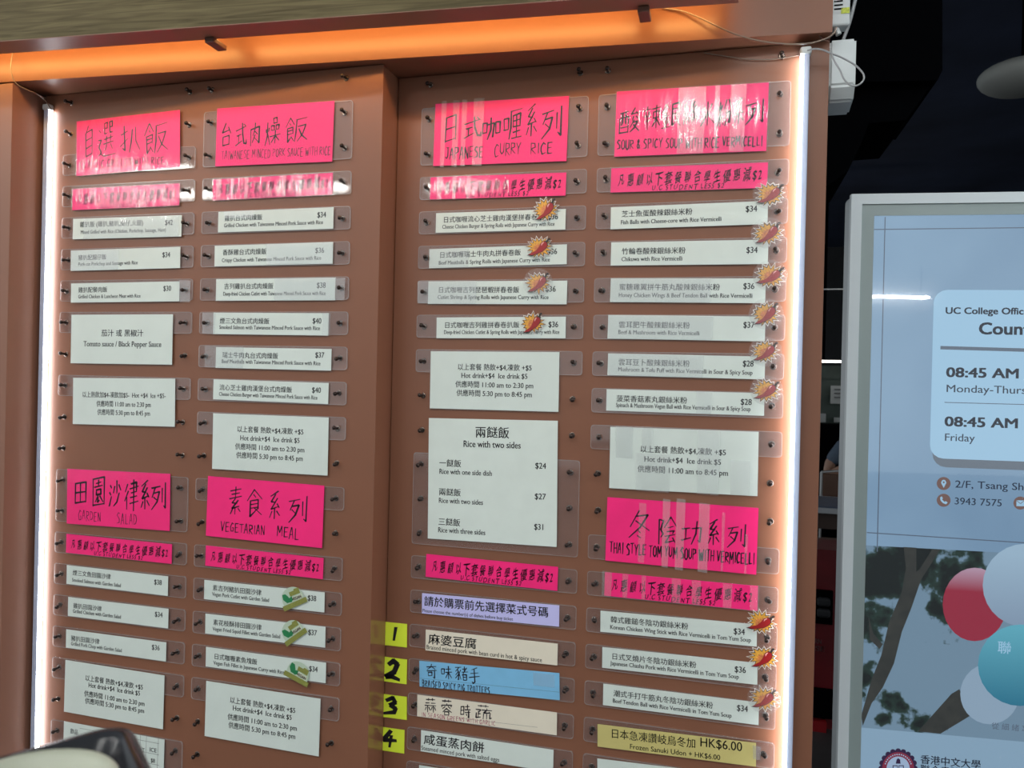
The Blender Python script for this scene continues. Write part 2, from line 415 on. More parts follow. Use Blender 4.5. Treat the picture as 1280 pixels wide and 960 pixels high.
COMP = {
'扒': [('扌', 0, 0, 40, 100), ('八扒', 45, 10, 100, 100)], '飯': [('飠', 0, 0, 45, 100), ('反', 46, 8, 108, 100)],
'燥': [('火', 0, 10, 36, 100), ('口', 55, 0, 78, 20), ('口', 42, 28, 62, 46), ('口', 72, 28, 92, 46), ('木', 36, 48, 100, 100)],
'咖': [('口', 0, 25, 26, 68), ('力', 28, 5, 68, 100), ('口', 74, 30, 100, 78)], '喱': [('口', 0, 25, 25, 65), ('厘', 30, 0, 100, 100)],
'酸': [('酉', 0, 5, 46, 100), ('夋', 50, 0, 100, 100)], '辣': [('辛', 0, 0, 46, 100), ('束', 50, 0, 100, 100)],
'銀': [('金', 0, 0, 48, 100), ('艮', 50, 0, 100, 100)], '絲': [('糸', 0, 0, 48, 100), ('糸', 52, 0, 100, 100)],
'粉': [('米', 0, 5, 44, 100), ('分', 46, 0, 100, 100)], '沙': [('氵', 0, 10, 32, 100), ('少', 32, 0, 100, 100)],
'律': [('彳', 0, 10, 35, 90), ('聿', 35, 0, 100, 100)], '陰': [('阝', 0, 5, 32, 100), ('侌', 30, 0, 105, 100)],
'功': [('工', 0, 15, 48, 90), ('力', 48, 0, 100, 100)],
'選': [('巳', 42, 0, 62, 36), ('巳', 72, 0, 92, 36), ('共', 38, 40, 95, 84), ('辶', 0, 0, 110, 104)],
'味': [('口', 0, 20, 28, 60), ('未', 35, 0, 100, 100)], '豬': [('豕', 0, 0, 48, 100), ('者', 52, 0, 100, 100)],
'蒜': [('艹', 5, 0, 95, 30), ('示', 0, 28, 48, 100), ('示', 52, 28, 100, 100)], '蓉': [('艹', 5, 0, 95, 28), ('容', 0, 25, 100, 100)],
'時': [('日', 0, 15, 36, 78), ('寺', 42, 0, 100, 100)], '蔬': [('艹', 10, 0, 90, 26), ('疋', 0, 28, 38, 100), ('㐬', 40, 25, 110, 100)],
}
def strokes(c):
    if c in COMP:
        out = []
        for k, a, b, x, y in COMP[c]:
            for st in strokes(k): out.append([(a+(x-a)*p/100, b+(y-b)*q/100) for p, q in st])
        return out
    return [[(int(t[:2]), int(t[2:])) for t in st.split()] for st in ST[c].split('/')]

# ------------------------------------------------------------------ the joinery
LP_Y, RP_Y, TOP = -.072, 0.0, 2.119
HS = .0738                                            # the header runs at a slight angle to the boards
def hy(x): return -.044 + HS*(x-.01)
lp = boxo('menu_board', (-1.483, LP_Y, .05), (-.6575, .045, TOP-.001), 'brown_laminate', None, .0008)
tag(lp, 'left brown laminate menu board standing proud of the other one', 'board')
for p in lp.data.polygons:
    if p.normal.x > .9: p.material_index = 1
lp.data.materials.append(MATS['brown_side'])
rp = boxo('menu_board', (-.6565, RP_Y, .05), (.1695, .045, TOP-.001), 'brown_laminate', None, .0008)
tag(rp, 'right brown laminate menu board set back beside the dark stepped edge', 'board')
bm = bmesh.new(); prism(bm, [(-2.6, hy(-2.6)), (.1695, hy(.1695)), (.1695, .045), (-2.6, .045)], 2, TOP, 2.95)
struct(link('trim_1', bm, 'brown_laminate'), 'brown header above the menu boards, lit orange from under the wooden fascia', 'trim')
bm = bmesh.new(); box(bm, (-2.6, -.155, 0), (-1.485, .045, TOP-.003), 0, .001)
struct(link('trim_2', bm, 'brown_pillar'), 'flat brown pillar at the left edge of the boards', 'trim')
# wooden fascia hung before the header
ZV = 2.138
A = atz(480, 17.5, ZV); B = atz(480, 34, ZV); XE = atz(923, 3, ZV).x
def off(P, x): return P.y + HS*(x-P.x)
fa = empty('fascia', (-.7, off(A, -.7), ZV)); tag(fa, 'wood grained fascia board hiding the warm light above the menu', 'fascia')
def fprism(x0, x1, yA, yB, z0, z1, name, m):
    bm = bmesh.new(); prism(bm, [(x0, off(A, x0)+yA), (x1, off(A, x1)+yA), (x1, off(B, x1)+yB), (x0, off(B, x0)+yB)], 2, z0, z1)
    o = link(name, bm, m, fa); o.matrix_parent_inverse = Matrix.Translation(-fa.location); return o
bpy.context.view_layer.update()
fprism(-2.6, XE-.001, 0, 0, ZV+.0015, 2.9, 'wood_board', 'wood_grain')
fprism(-2.6, XE, -.0008, .0008, ZV, ZV+.0014, 'edge_band', 'brown_pillar')['label'] = 'reddish brown underside edge of the fascia'
for px, py in ((266, 52), (805, 14)):
    q = atz(px, py, ZV-.004)
    b = boxo('bracket', (q.x-.010, q.y-.012, ZV-.010), (q.x+.010, q.y+.03, ZV), 'bracket', fa, .002); b.matrix_parent_inverse = Matrix.Translation(-fa.location)
    b['label'] = 'small dark lamp bracket under the fascia'
# warm tubes behind the fascia
gap = lambda x: off(B, x)*.65+hy(x)*.35
qx = [atz(266, 52, ZV).x, atz(805, 14, ZV).x]
for i, (x0, x1) in enumerate(((-2.5, qx[0]-.016), (qx[0]+.016, qx[1]-.016), (qx[1]+.016, XE-.03))):
    t = empty('tube_lamp', ((x0+x1)/2, gap((x0+x1)/2), ZV+.03))
    tag(t, ('warm tube lamp behind the fascia, left of the first bracket', 'long warm tube lamp behind the fascia between the two brackets', 'short warm tube lamp behind the fascia near its right end')[i], 'lamp', 'warm tubes behind the fascia')
    for nm, a, b, r, m in (('glow_tube', x0, x1, .0065, 'tube_warm'), ('end_cap', x1-.002, x1+.009, .008, 'white_plastic')):
        o = tube(nm, [(a, gap(a), ZV+.034), (b, gap(b), ZV+.034)], r, m, t); o.matrix_parent_inverse = Matrix.Translation(-t.location)

# cold light strips down both sides
def strip(x, y, z1, side, label):
    w, d = .0135, (.013 if side > 0 else .018); t = empty('light_strip', (x, y-d, .3)); tag(t, label, 'lamp', 'cold light strips beside the boards')
    def add(nm, lo, hi, m, bv=0):
        o = boxo(nm, lo, hi, m, t, bv); o.matrix_parent_inverse = Matrix.Translation(-t.location); return o
    add('housing', (x-w/2, y-d, .3), (x+w/2, y-.0005, z1), 'strip_plastic', .002)
    if side > 0: add('glow_face', (x+w/2-.002, y-d+.0008, .302), (x+w/2+.0012, y-.002, z1-.006), 'tube_cold')
    else: add('glow_face', (x-w/2-.0015, y-d-.0012, .302), (x-w/2+.003, y-.002, z1-.006), 'tube_cold', .0008)
    c = add('end_cap', (x-w/2-.003, y-d-.003, z1-.012), (x+w/2+.003, y-.0005, z1+.002), 'white_plastic', .004)
strip(-1.469, LP_Y, 2.093, 1, 'glowing white light strip down the left edge of the left board')
strip(.1285, RP_Y, 2.102, -1, 'glowing white light strip down the right edge of the right board')

# ------------------------------------------------------------------ screws on the boards' lattice
S, Z0 = .07, 2.098
def colx(px, py, y): return at(px, py, y).x
CX = {}
for k, (px, py, y) in {'1L': (83.3, 404, LP_Y), '1R': (231.8, 403.6, LP_Y), '2L': (258.8, 403.5, LP_Y), '2R': (425.7, 404.2, LP_Y),
                       '3L': (531, 409, RP_Y), '3R': (718, 409, RP_Y), '4L': (752.6, 409.3, RP_Y), '4R': (968, 408.9, RP_Y)}.items():
    CX[k] = (colx(px, py, y), y)
def lathe(bm, prof, n=10, mi=0):
    rings = []
    for r, d in prof:
        rings.append([bm.verts.new((r*math.cos(2*math.pi*i/n), -d, r*math.sin(2*math.pi*i/n))) for i in range(n)])
    for a, b in zip(rings, rings[1:]):
        for i in range(n): bm.faces.new((a[i], a[(i+1) % n], b[(i+1) % n], b[i])).material_index = mi
    bm.faces.new(rings[-1]).material_index = mi
bm = bmesh.new(); lathe(bm, [(.0062, 0), (.006, .0006), (.0045, .0008)], 12, 1); lathe(bm, [(.0026, 0), (.0024, .012), (.0042, .0122), (.0044, .0145), (.003, .0165), (.001, .017)], 10, 0)
bmesh.ops.recalc_face_normals(bm, faces=bm.faces)
sm = bpy.data.meshes.new('screw'); bm.to_mesh(sm); bm.free(); sm.materials.append(MATS['screw_metal']); sm.materials.append(MATS['washer'])
for p in sm.polygons: p.use_smooth = True
for k, (x, y) in CX.items():
    for r in range(21):
        o = bpy.data.objects.new('screw', sm); COL.objects.link(o); o.parent = lp if k[0] in '12' else rp
        o.location = (x+random.uniform(-.0012, .0012), y, Z0-S*r+random.uniform(-.001, .001))
        o.rotation_euler = (random.uniform(-.16, .16), 0, random.uniform(-.2, .2))

# ------------------------------------------------------------------ menu cards
STRIP = "凡惠顧以下套餐聯合學生優惠減$2"
H4 = ["以上套餐 熱飲+$4,凍飲 +$5", "Hot drink+$4  Ice drink $5", "供應時間 11:00 am to 2:30 pm", "供應時間 5:30 pm to 8:45 pm"]
def card(col, r0, r1, TL, TR, BL, paper, label, texts=(), tapes=(), film='film', fn=None, cat='menu sign', name='menu_strip', one=None):
    yb = LP_Y if col in (1, 2) else RP_Y
    t = empty(name, (0, 0, 0)); tag(t, label, cat)
    y = yb-.0042
    if r0 is not None:
        xl, xr = CX[f'{col}L'][0]-.0165, CX[f'{col}R'][0]+.018
        zt, zb = Z0-S*r0+.0232, Z0-S*r1-.0232
        hf = Frame(Vector((xl, yb-.0008, zt)), Vector((xr, yb-.0008, zt)), Vector((xl, yb-.0008, zb)))
        slab('acrylic_holder', hf, rrect(hf.w, hf.h, .006), 0, .0026, ['acrylic', 'acrylic_edge'], t, 1)
        # pale ring laid on the face, the edge highlight put into its colour
        bm = bmesh.new(); o1 = rrect(hf.w, hf.h, .006); o2 = [((x-hf.w/2)*(1-.0022/hf.w)+hf.w/2, (z-hf.h/2)*(1-.0022/hf.h)+hf.h/2) for x, z in o1]
        a = [bm.verts.new(hf.p(x, z, .0028)) for x, z in o1]; b = [bm.verts.new(hf.p(x, z, .0028)) for x, z in o2]
        for i in range(len(a)): bm.faces.new((a[i], a[(i+1) % len(a)], b[(i+1) % len(a)], b[i]))
        link('edge_highlight', bm, 'acrylic_edge', t)
    fr = Frame(at(*TL, y), at(*TR, y), at(*BL, y))
    cd_ = slab('card', fr, [(0, 0), (fr.w, 0), (fr.w, fr.h), (0, fr.h)], 0, .0005, paper, t)
    ink = Ink(fr, .0007)
    if len(texts) > 6:                                # a big card: every line of print is a piece of its own
        for tx in texts: k_ = Ink(fr, .0007); k_.text(*tx[:4], *(tx[4:])); k_.build(cd_)
    else:
        for tx in texts: ink.text(*tx[:4], *(tx[4:]))
    if fn: fn(ink, fr)
    ink.build(cd_)
    e = .0022
    if film: slab('clear_film', fr, [(-e, -e), (fr.w+e, -e), (fr.w+e, fr.h+e), (-e, fr.h+e)], .0009, .0011, film, t)
    for k, (a, b, c, d, m) in enumerate(tapes):
        slab('tape_piece', fr, [(a*fr.w, c*fr.h), (b*fr.w, c*fr.h+.001), (b*fr.w-.001, d*fr.h), (a*fr.w+.001, d*fr.h-.001)], .0014+.0003*k, .0015+.0003*k, m, t)
    return t, fr
EN, PR, HT = .0113, .0158, .0143
def dish(col, row, TL, TR, BL, zh, en, pr, lab, tapes=(), paper='paper_white', **kw):
    """zh/en/pr = (text, x0, y0, x1)"""
    return card(col, row, row, TL, TR, BL, paper, lab, [(*zh, None, 'serif'), (*en, EN, 'serif'), (*pr, PR, 'serif')], tapes, **kw)
def hot(col, row, TL, TR, BL, xy, lab, lines=H4, tapes=()):
    return card(col, row, row, TL, TR, BL, 'paper_white', lab, [(l, *q, HT, 'serif') for l, q in zip(lines, xy)], tapes, name='menu_notice', cat='notice')
def pinkstrip(col, row, TL, TR, BL, lab, film='film', tapes=()):
    def fn(ink, fr):
        V, Fc, w = layout(STRIP, 'pen'); n = fr.w*.93/w; hh = fr.h*.52
        ink.add([(fr.w*.04+x*n, fr.h*.70-y*hh*1.02-x/w*fr.h*.04) for x, y in V], Fc, 'marker')
        V, Fc, w = layout("U.C STUDENT LESS $2", 'pen'); n = fr.w*.47/w
        ink.add([(fr.w*.27+x*n, fr.h*.96-y*fr.h*.30) for x, y in V], Fc, 'marker')
    return card(col, row, row, TL, TR, BL, 'paper_pink', lab, (), tapes, film, fn, name='discount_strip')
def head(col, r0, r1, TL, TR, BL, zh, boxes, words, lab, film='film', tapes=(), w=1.5, ww=.9, faint=None):
    def fn(ink, fr):
        ink.chars(zh, boxes, w)
        for q in words: ink.word(*q[:5], q[5], ww, q[6] if len(q) > 6 else 'marker')
    return card(col, r0, r1, TL, TR, BL, 'paper_pink', lab, (), tapes, film, fn, name='heading_sign')
WR = 'film_wrinkled'
# --- column 1
head(1, 2, 2, (96, 152), (225, 137.5), (95.5, 220), '自選扒飯', [(106, 117, 158, 194), (122, 143, 155, 194), (151, 175, 157, 189), (181, 208, 154, 190)],
     [("CLASSIC GRILLED WITH RICE", 100, 206, 201, 196, 9)], 'pink sign with four big characters, first heading in the far left column', WR)
pinkstrip(1, 3, (91, 236.7), (224.6, 229.4), (91, 262.7), 'crinkled pink discount strip at the top of the far left column', WR)
dish(1, 4, (91.7, 273.7), (227.5, 269), (91.7, 299.2), ("雜扒飯 (雞扒,豬扒,腸仔,火腿)", 100, 283.7, 179.6), ("Mixed Grilled with Rice (Chicken, Porkchop, Sausage, Ham)", 101, 292.5, 207.7), ("$42", 206.3, 281.5, 216.3),
     'white strip for mixed grill with rice at $42', [(.1, .98, .0, 1, 'tape')])
dish(1, 5, (89, 313.3), (225.6, 308.5), (89, 338.7), ("豬扒配腸仔飯", 98, 325, 133.3), ("Pork-cut Porkchop and Sausage with Rice", 98, 332.5, 172.5), ("$34", 203, 321.7, 213),
     'white strip for pork chop and sausage with a bluish taped left half', [(0, .45, 0, 1, 'tape_haze')])
dish(1, 6, (89.2, 354.4), (224.6, 351.7), (89.2, 378.3), ("雞扒配餐肉飯", 98, 365.3, 134.4), ("Grilled Chicken & Luncheon Meat with Rice", 98, 373, 176), ("$30", 204.2, 363.7, 214.2),
     'white strip for grilled chicken and luncheon meat at $30', [(1.0, 1.1, -.05, 1.05, 'tape_haze')])
card(1, 7, 7, (89.6, 393.5), (216.3, 392.9), (91, 454), 'paper_white', 'white card reading Tomato sauce / Black Pepper Sauce',
     [("茄汁 或 黑椒汁", 126.7, 419.8, 179.6, .0165), ("Tomato sauce / Black Pepper Sauce", 104.6, 432.8, 202, .0165)], name='menu_notice', cat='notice')
hot(1, 9, (91.7, 472.3), (219.2, 473.3), (92.3, 530), [(103, 496, 207.7), (120.8, 507.5, 189), (121.9, 518, 188)], 'white drinks and hours card below the sauce card',
    ["以上熱飲加$4-凍飲加$5-  Hot +$4  Ice +$5-", H4[2], H4[3]])
head(1, 12, 13, (84.4, 586), (213, 592.3), (84, 654.4), '田園沙律系列', [(93, 109, 603, 629), (116, 131, 597, 632), (137, 151, 601, 633), (156, 173, 600, 640), (175, 188, 601, 637), (189, 208, 604, 637)],
     [("GARDEN", 98, 127, 637, 641, 12, 'marker'), ("SALAD", 146, 172, 641, 644, 13, 'marker')], 'pink sign reading GARDEN SALAD', w=2.0, ww=.6)
pinkstrip(1, 14, (83.3, 667.3), (215.2, 680.4), (83.3, 690.8), 'pink discount strip under the garden salad sign')
dish(1, 15, (83.8, 706.3), (210.4, 720.4), (83.8, 729.8), ("煙三文魚田園沙律", 91, 718.3, 139), ("Smoked Salmon with Garden Salad", 90.2, 726.7, 151.7), ("$38", 192.7, 730.3, 202.5), 'white strip for smoked salmon with garden salad')
dish(1, 16, (85.5, 746.2), (210.8, 761), (85.5, 769.8), ("雞扒田園沙律", 91.7, 759.5, 127.6), ("Grilled Chicken with Garden Salad", 91.2, 765.7, 151.7), ("$34", 193.6, 770.5, 203.5), 'white strip for grilled chicken with garden salad')
dish(1, 17, (83, 786.5), (208, 803), (83, 809.4), ("豬扒田園沙律", 88.9, 800, 124.9), ("Grilled Pork Chop with Garden Salad", 88.9, 806.3, 152.8), ("$36", 189.7, 811.7, 200), 'white strip for grilled pork chop with garden salad')
hot(1, 18, (82, 824.8), (205.8, 844.3), (80.2, 889.4), [(106.6, 850, 179.4), (110.7, 858.7, 175.8), (105.4, 869.5, 181.5), (106.6, 878.5, 181)], 'white drinks and hours card just above the black tray')
def table_fn(ink, fr):
    for x in (176, 183.5, 198.5, 128): ink.line(x, 921-(198-x)*.13, x-3, 985, .0006)
    for y in (0, 14, 27, 40): ink.line(100, 916+y-6, 199, 930.5+y-1, .0006)
    for s_, x, y, x1 in (("HOT", 169, 938, 181), ("ICE", 187, 939, 196), ("$7", 174, 950, 179), ("$8", 188.5, 952.5, 194), ("飲品", 88, 916, 98)): ink.text(s_, x, y, x1, .0125, 'serif')
card(1, 20, 21, (80.2, 901.5), (205.8, 924.5), (78, 990), 'paper_white', 'white drinks price table with HOT and ICE columns, half behind the black tray', fn=table_fn, name='menu_notice', cat='notice')
# --- column 2
TWN = "with Taiwanese Minced Pork Sauce with Rice"
head(2, 1, 2, (271.8, 135.8), (418, 126.3), (271.3, 208), '台式肉燥飯', [(277, 289, 154, 182), (295, 308, 155, 182), (313, 325, 154, 181), (332, 350, 149, 180), (358, 382, 147, 177)],
     [("TAIWANESE MINCED PORK SAUCE WITH RICE", 277, 414, 189, 183, 10.5)], 'pink sign reading TAIWANESE MINCED PORK SAUCE WITH RICE', ww=.6)
pinkstrip(2, 3, (266.3, 224.6), (416, 216), (266.4, 250.4), 'crinkled pink discount strip under the Taiwanese pork sign', WR, [(.03, .07, 0, 1, 'tape'), (.16, .19, 0, 1, 'tape'), (.28, .31, 0, 1, 'tape'), (.59, .63, 0, 1, 'tape'), (.73, .76, 0, 1, 'tape'), (.86, .89, 0, 1, 'tape')])
dish(2, 4, (273.2, 264.9), (417.2, 259.1), (272.8, 290.5), ("雞扒台式肉燥飯", 280.8, 276.1, 328.2), ("Grilled Chicken "+TWN, 280, 284.3, 403.9), ("$34", 396.5, 272, 407.8), 'white strip for grilled chicken with Taiwanese pork sauce', [(.05, .32, 0, .35, 'tape_haze')])
dish(2, 5, (268.7, 307.3), (416.5, 302.7), (268.7, 333), ("香酥雞台式肉燥飯", 278.3, 318.7, 333.5), ("Crispy Chicken "+TWN, 277.4, 327.7, 401.6), ("$36", 394, 316.4, 405.5), 'white strip for crispy chicken with Taiwanese pork sauce', [(.45, 1, 0, 1, 'tape_haze')])
dish(2, 6, (270.5, 349), (419.5, 347.1), (270.3, 376), ("吉列雞扒台式肉燥飯", 280, 361, 342), ("Deep-fried Chicken Cutlet "+TWN, 279, 369.6, 407.3), ("$38", 395.9, 360, 407.3), 'white strip for deep-fried chicken cutlet with Taiwanese pork sauce', [(.5, 1.08, 0, 1, 'tape_haze')])
dish(2, 7, (267.2, 390.8), (411, 391.5), (267.2, 417.6), ("煙三文魚台式肉燥飯", 274.8, 404, 337), ("Smoked Salmon "+TWN, 274.3, 411.2, 400.2), ("$40", 390.6, 404.4, 402), 'white strip for smoked salmon with Taiwanese pork sauce', [(-.1, .02, 0, 1, 'tape_haze'), (.95, 1.02, 0, 1, 'tape')])
dish(2, 8, (270.3, 433.9), (414.6, 436.3), (269.5, 459.8), ("瑞士牛肉丸台式肉燥飯", 278, 446.6, 348), ("Beef Meatballs "+TWN, 277.2, 453.8, 400.9), ("$37", 394, 447, 405.5), 'white strip for beef meatballs with Taiwanese pork sauce', [(-.1, .25, -.06, 1, 'tape')])
dish(2, 9, (267.2, 474), (411, 478.8), (266.4, 499.1), ("流心芝士雞肉漢堡台式肉燥飯", 274.3, 487, 365.4), ("Cheese Chicken Burger "+TWN, 273.9, 494.6, 397), ("$40", 389.9, 490.7, 401.4), 'white strip for cheese chicken burger with Taiwanese pork sauce')
hot(2, 10, (266.7, 516.6), (411, 521.9), (266.7, 586.1), [(296.4, 539.4, 379.8), (300.2, 550.2, 375), (294, 561, 381), (295.4, 571.8, 379)], 'white drinks and hours card above the vegetarian sign')
head(2, 12, 12, (260.2, 595), (405.6, 607.1), (257.7, 669.6), '素食系列', [(287, 302, 608, 644), (309, 327, 611, 646), (336, 351, 614, 650), (361, 384, 620, 654)],
     [("VEGETARIAN", 276, 332, 652, 658, 12), ("MEAL", 346, 375, 657, 661, 14)], 'pink sign reading VEGETARIAN MEAL', film=None, w=1.6, ww=1.0)
pinkstrip(2, 14, (257.5, 681.7), (404.6, 697.7), (257.5, 707), 'pink discount strip under the vegetarian sign')
dish(2, 15, (255.6, 724.8), (406, 740.4), (255.4, 748.8), ("素吉列豬扒田園沙律", 265.8, 737.3, 327.3), ("Vegan Pork Cutlet with Garden Salad", 265.4, 744.6, 336.9), ("$38", 384.6, 750.4, 395.6), 'white strip for vegan pork cutlet with garden salad')
dish(2, 16, (257, 766.9), (407, 783.5), (256.5, 791.7), ("素花枝酥排田園沙律", 266.5, 780.4, 327.5), ("Vegan Fried Squid Fillet with Garden Salad", 266, 788, 350.8), ("$37", 385.2, 793.3, 396.3), 'white strip for vegan fried squid fillet with garden salad')
dish(2, 17, (257.7, 808.5), (407.7, 828.3), (257.7, 833), ("日式咖喱素魚塊飯", 267.5, 823, 322), ("Vegan Fish Fillet in Japanese Curry with Rice", 266.9, 830.4, 356), ("$34", 386.3, 838.7, 397.3), 'white strip for vegan fish fillet in Japanese curry')
hot(2, 18, (258, 851), (400.8, 873.5), (256.7, 920), [(287.3, 877.7, 370), (291, 887.5, 365.4), (284.6, 898.5, 372), (285.6, 909, 370)], 'white drinks and hours card lowest in the second column')
# --- column 3
JC = "Spring Rolls with Japanese Curry with Rice"
VT = [(.05, .09, -.04, 1.03, 'tape'), (.14, .19, -.04, 1.03, 'tape'), (.21, .25, -.04, 1.03, 'tape'), (.30, .38, -.05, 1.03, 'tape')]
head(3, 1, 2, (544.5, 130), (711.3, 120), (544.5, 207.5), '日式咖喱系列', [(557, 570, 146, 176), (580, 601, 147, 172), (604, 625, 146, 174), (631, 652, 138, 173), (657, 672, 132, 170), (677, 702, 136, 171)],
     [("JAPANESE", 556, 605, 185, 183, 14.5), ("CURRY", 618, 652, 180, 178, 15), ("RICE", 663, 692, 179, 178, 13.5)], 'pink sign reading JAPANESE CURRY RICE', tapes=VT, w=1.7, ww=1.1)
pinkstrip(3, 3, (538.4, 221.8), (708, 215.6), (539.1, 249.3), 'pink discount strip under the Japanese curry sign', tapes=[(.05, .09, -.03, 1.05, 'tape'), (.17, .20, -.03, 1.05, 'tape'), (.28, .31, -.03, 1.05, 'tape')])
dish(3, 4, (545.3, 266.5), (707.4, 261.2), (545.3, 291), ("日式咖喱流心芝士雞肉漢堡拼春卷飯", 553.8, 277.9, 680), ("Cheese Chicken Burger & "+JC, 552.9, 286, 693.2), ("$36", 684.7, 274.5, 697.7), 'white strip for cheese chicken burger with Japanese curry')
dish(3, 5, (536.8, 311.6), (708.7, 305.4), (536.8, 335.2), ("日式咖喱瑞士牛肉丸拼春卷飯", 549.2, 322, 651.2), ("Beef Meatballs & "+JC, 548.3, 331, 687.4), ("$36", 684, 318, 696.6), 'white strip for beef meatballs with Japanese curry', [(.0, .30, 0, 1, 'tape')])
dish(3, 6, (535.7, 351.7), (709.2, 350.8), (535.7, 379.9), ("日式咖喱吉列琵琶蝦拼春卷飯", 547.6, 365.5, 649.2), ("Cutlet Shrimp & "+JC, 547, 373.7, 685.8), ("$36", 681.7, 364.6, 694.8), 'white strip for cutlet shrimp with Japanese curry, glossy tape on its left', [(-.08, .36, 0, 1, 'tape_haze')])
dish(3, 7, (546, 396.9), (707.4, 395.8), (546, 422.8), ("日式咖喱吉列雞拼春卷扒飯", 555.3, 409.5, 649.4), ("Deep-fried Chicken Cutlet & "+JC, 554.9, 417.5, 699.4), ("$36", 685.3, 409, 698), 'white strip for deep-fried chicken cutlet with Japanese curry')
hot(3, 8, (538.6, 439), (699.4, 440.1), (538, 510.4), [(571.8, 461.9, 665), (576.4, 472.2, 659.7), (569.2, 483.4, 667), (570.7, 494.3, 665.2)], 'white drinks and hours card right above the rice with two sides card')
card(3, 11, 13, (536.2, 522.5), (697.3, 526), (534.3, 673), 'paper_white', 'large white card titled Rice with two sides',
     [("兩餸飯", 593.8, 545.7, 636.9), ("Rice with two sides", 579, 558.4, 651.3, .0185), ("一餸飯", 549, 582.2, 576.7), ("Rice with one side dish", 549, 592, 615.2, .0145), ("$24", 668.8, 585.5, 682.8, .0165),
      ("兩餸飯", 548.5, 618.3, 576.3), ("Rice with two sides", 548.3, 628.2, 604, .0145), ("$27", 668.2, 623.8, 682.4, .0165), ("三餸飯", 547.8, 655.5, 575.6), ("Rice with three sides", 547.4, 665, 607, .0145), ("$31", 667.5, 661.8, 680.7, .0165)], film=None, name='menu_notice', cat='notice')
pinkstrip(3, 14, (533, 692.3), (697.7, 708.6), (532, 720.8), 'pink discount strip under the rice with two sides card', film=None)
card(3, 15, 15, (527.7, 741.3), (699.2, 756.7), (527, 766.6), 'paper_lilac', 'pale lilac strip asking to choose dish numbers before buying a ticket',
     [("請於購票前先選擇菜式号碼", 530, 756, 686, .0215, 'semi'), ("Please choose the number(s) of dishes before buy ticket", 528, 764.8, 641.4, .0095, 'sans')], film=None)
card(3, 16, 16, (532.3, 786.8), (697.2, 804.6), (531.5, 812.7), 'paper_cream', 'cream strip for braised minced pork with bean curd',
     [("麻婆豆腐", 535.3, 803.5, 596.2, .023, 'semi'), ("Braised minced pork with bean curd in hot & spicy sauce", 533, 811, 677.9, .0125, 'sans')], film=None)
def blue_fn(ink, fr):
    ink.chars('奇味豬手', [(533, 546, 829.5, 849), (552, 565, 832, 849.5), (569, 585, 832.5, 851), (586, 600, 834, 855)], 1.1, slope=.08)
    ink.word("BRAISED SPICY PIG TROTTERS", 527.5, 613, 849.5, 859.5, 8.5, .75); ink.line(525, 847.5, 699, 865, .0004, 'ink_gray')
card(3, 17, 17, (524.2, 825.9), (699.2, 841.3), (524.2, 857.9), 'paper_blue', 'sky blue strip handwritten BRAISED SPICY PIG TROTTERS', fn=blue_fn, film=None, tapes=[(.82, .97, .05, .55, 'tape')])
def garlic_fn(ink, fr):
    ink.chars('蒜蓉時蔬', [(531.5, 545, 872, 891), (552, 565, 874, 894.5), (576, 588, 880, 898), (595, 613, 880, 900)], 1.3, slope=.05)
    ink.word("IN SEASON GREENS WITH GARLIC", 527, 620, 890, 902, 6, .45, 'faint_pen'); ink.line(570, 897, 672, 909, .0004, 'ink_gray')
card(3, 18, 18, (521.8, 868.2), (696.3, 890.6), (521.8, 895.3), 'paper_cream', 'cream strip with four handwritten characters beside note 3', fn=garlic_fn, film=None)
card(3, 19, 19, (526.5, 912.5), (692, 937.3), (526.2, 938.8), 'paper_white', 'white strip for steamed minced pork with salted eggs',
     [("咸蛋蒸肉餅", 529.4, 928.5, 605.9, .023, 'semi'), ("Steamed minced pork with salted eggs", 526.5, 937, 624.8, .0125, 'sans')], film=None)
card(3, 20, 20, (524, 956.3), (690, 982), (524, 983), 'paper_white', 'white strip cut off by the bottom edge under the salted egg strip')
# --- column 4
head(4, 1, 2, (771, 114.7), (961.2, 103), (768.7, 196), '酸辣銀絲米粉系列', [(775, 799, 137, 165), (805, 825, 133, 161), (828, 850, 130, 159), (854, 872, 128, 158), (876, 893, 128, 157), (897, 914, 126, 157), (917, 930, 124, 155), (932, 954, 127, 154)],
     [("SOUR & SPICY SOUP WITH RICE VERMICELLI", 771, 954, 175, 170, 12)], 'pink sign reading SOUR & SPICY SOUP WITH RICE VERMICELLI', WR, [(.42, .6, 0, 1, 'tape'), (.66, .69, 0, 1, 'tape'), (.76, .86, 0, 1, 'tape')], w=1.6, ww=1.0)
pinkstrip(4, 3, (764.2, 210.5), (960, 203), (764.2, 240.7), 'pink discount strip under the sour and spicy soup sign', WR)
V1 = "with Rice Vermicelli"
dish(4, 4, (763.7, 259.2), (960, 251.2), (763.2, 286.7), ("芝士魚蛋酸辣銀絲米粉", 776.8, 271, 865.5), ("Fish Balls with Cheese-core "+V1, 775.8, 280.5, 902), ("$34", 931.7, 265, 946.5), 'white strip for fish balls with cheese core')
dish(4, 5, (764.2, 303), (960.7, 299.5), (764.2, 332), ("竹輪卷酸辣銀絲米粉", 777, 317.5, 857), ("Chikuwa "+V1, 776.7, 326.5, 853), ("$34", 932.5, 316.3, 947), 'white strip for chikuwa with rice vermicelli')
dish(4, 6, (763.7, 348), (957.5, 348), (761, 377.5), ("蜜糖雞翼拼牛筋丸酸辣銀絲米粉", 773.7, 362, 900), ("Honey Chicken Wings & Beef Tendon Ball "+V1, 773.2, 371.3, 940.7), ("$36", 928.7, 361.3, 943), 'white strip for honey chicken wings and beef tendon ball', [(0, .66, 0, 1, 'tape_haze')])
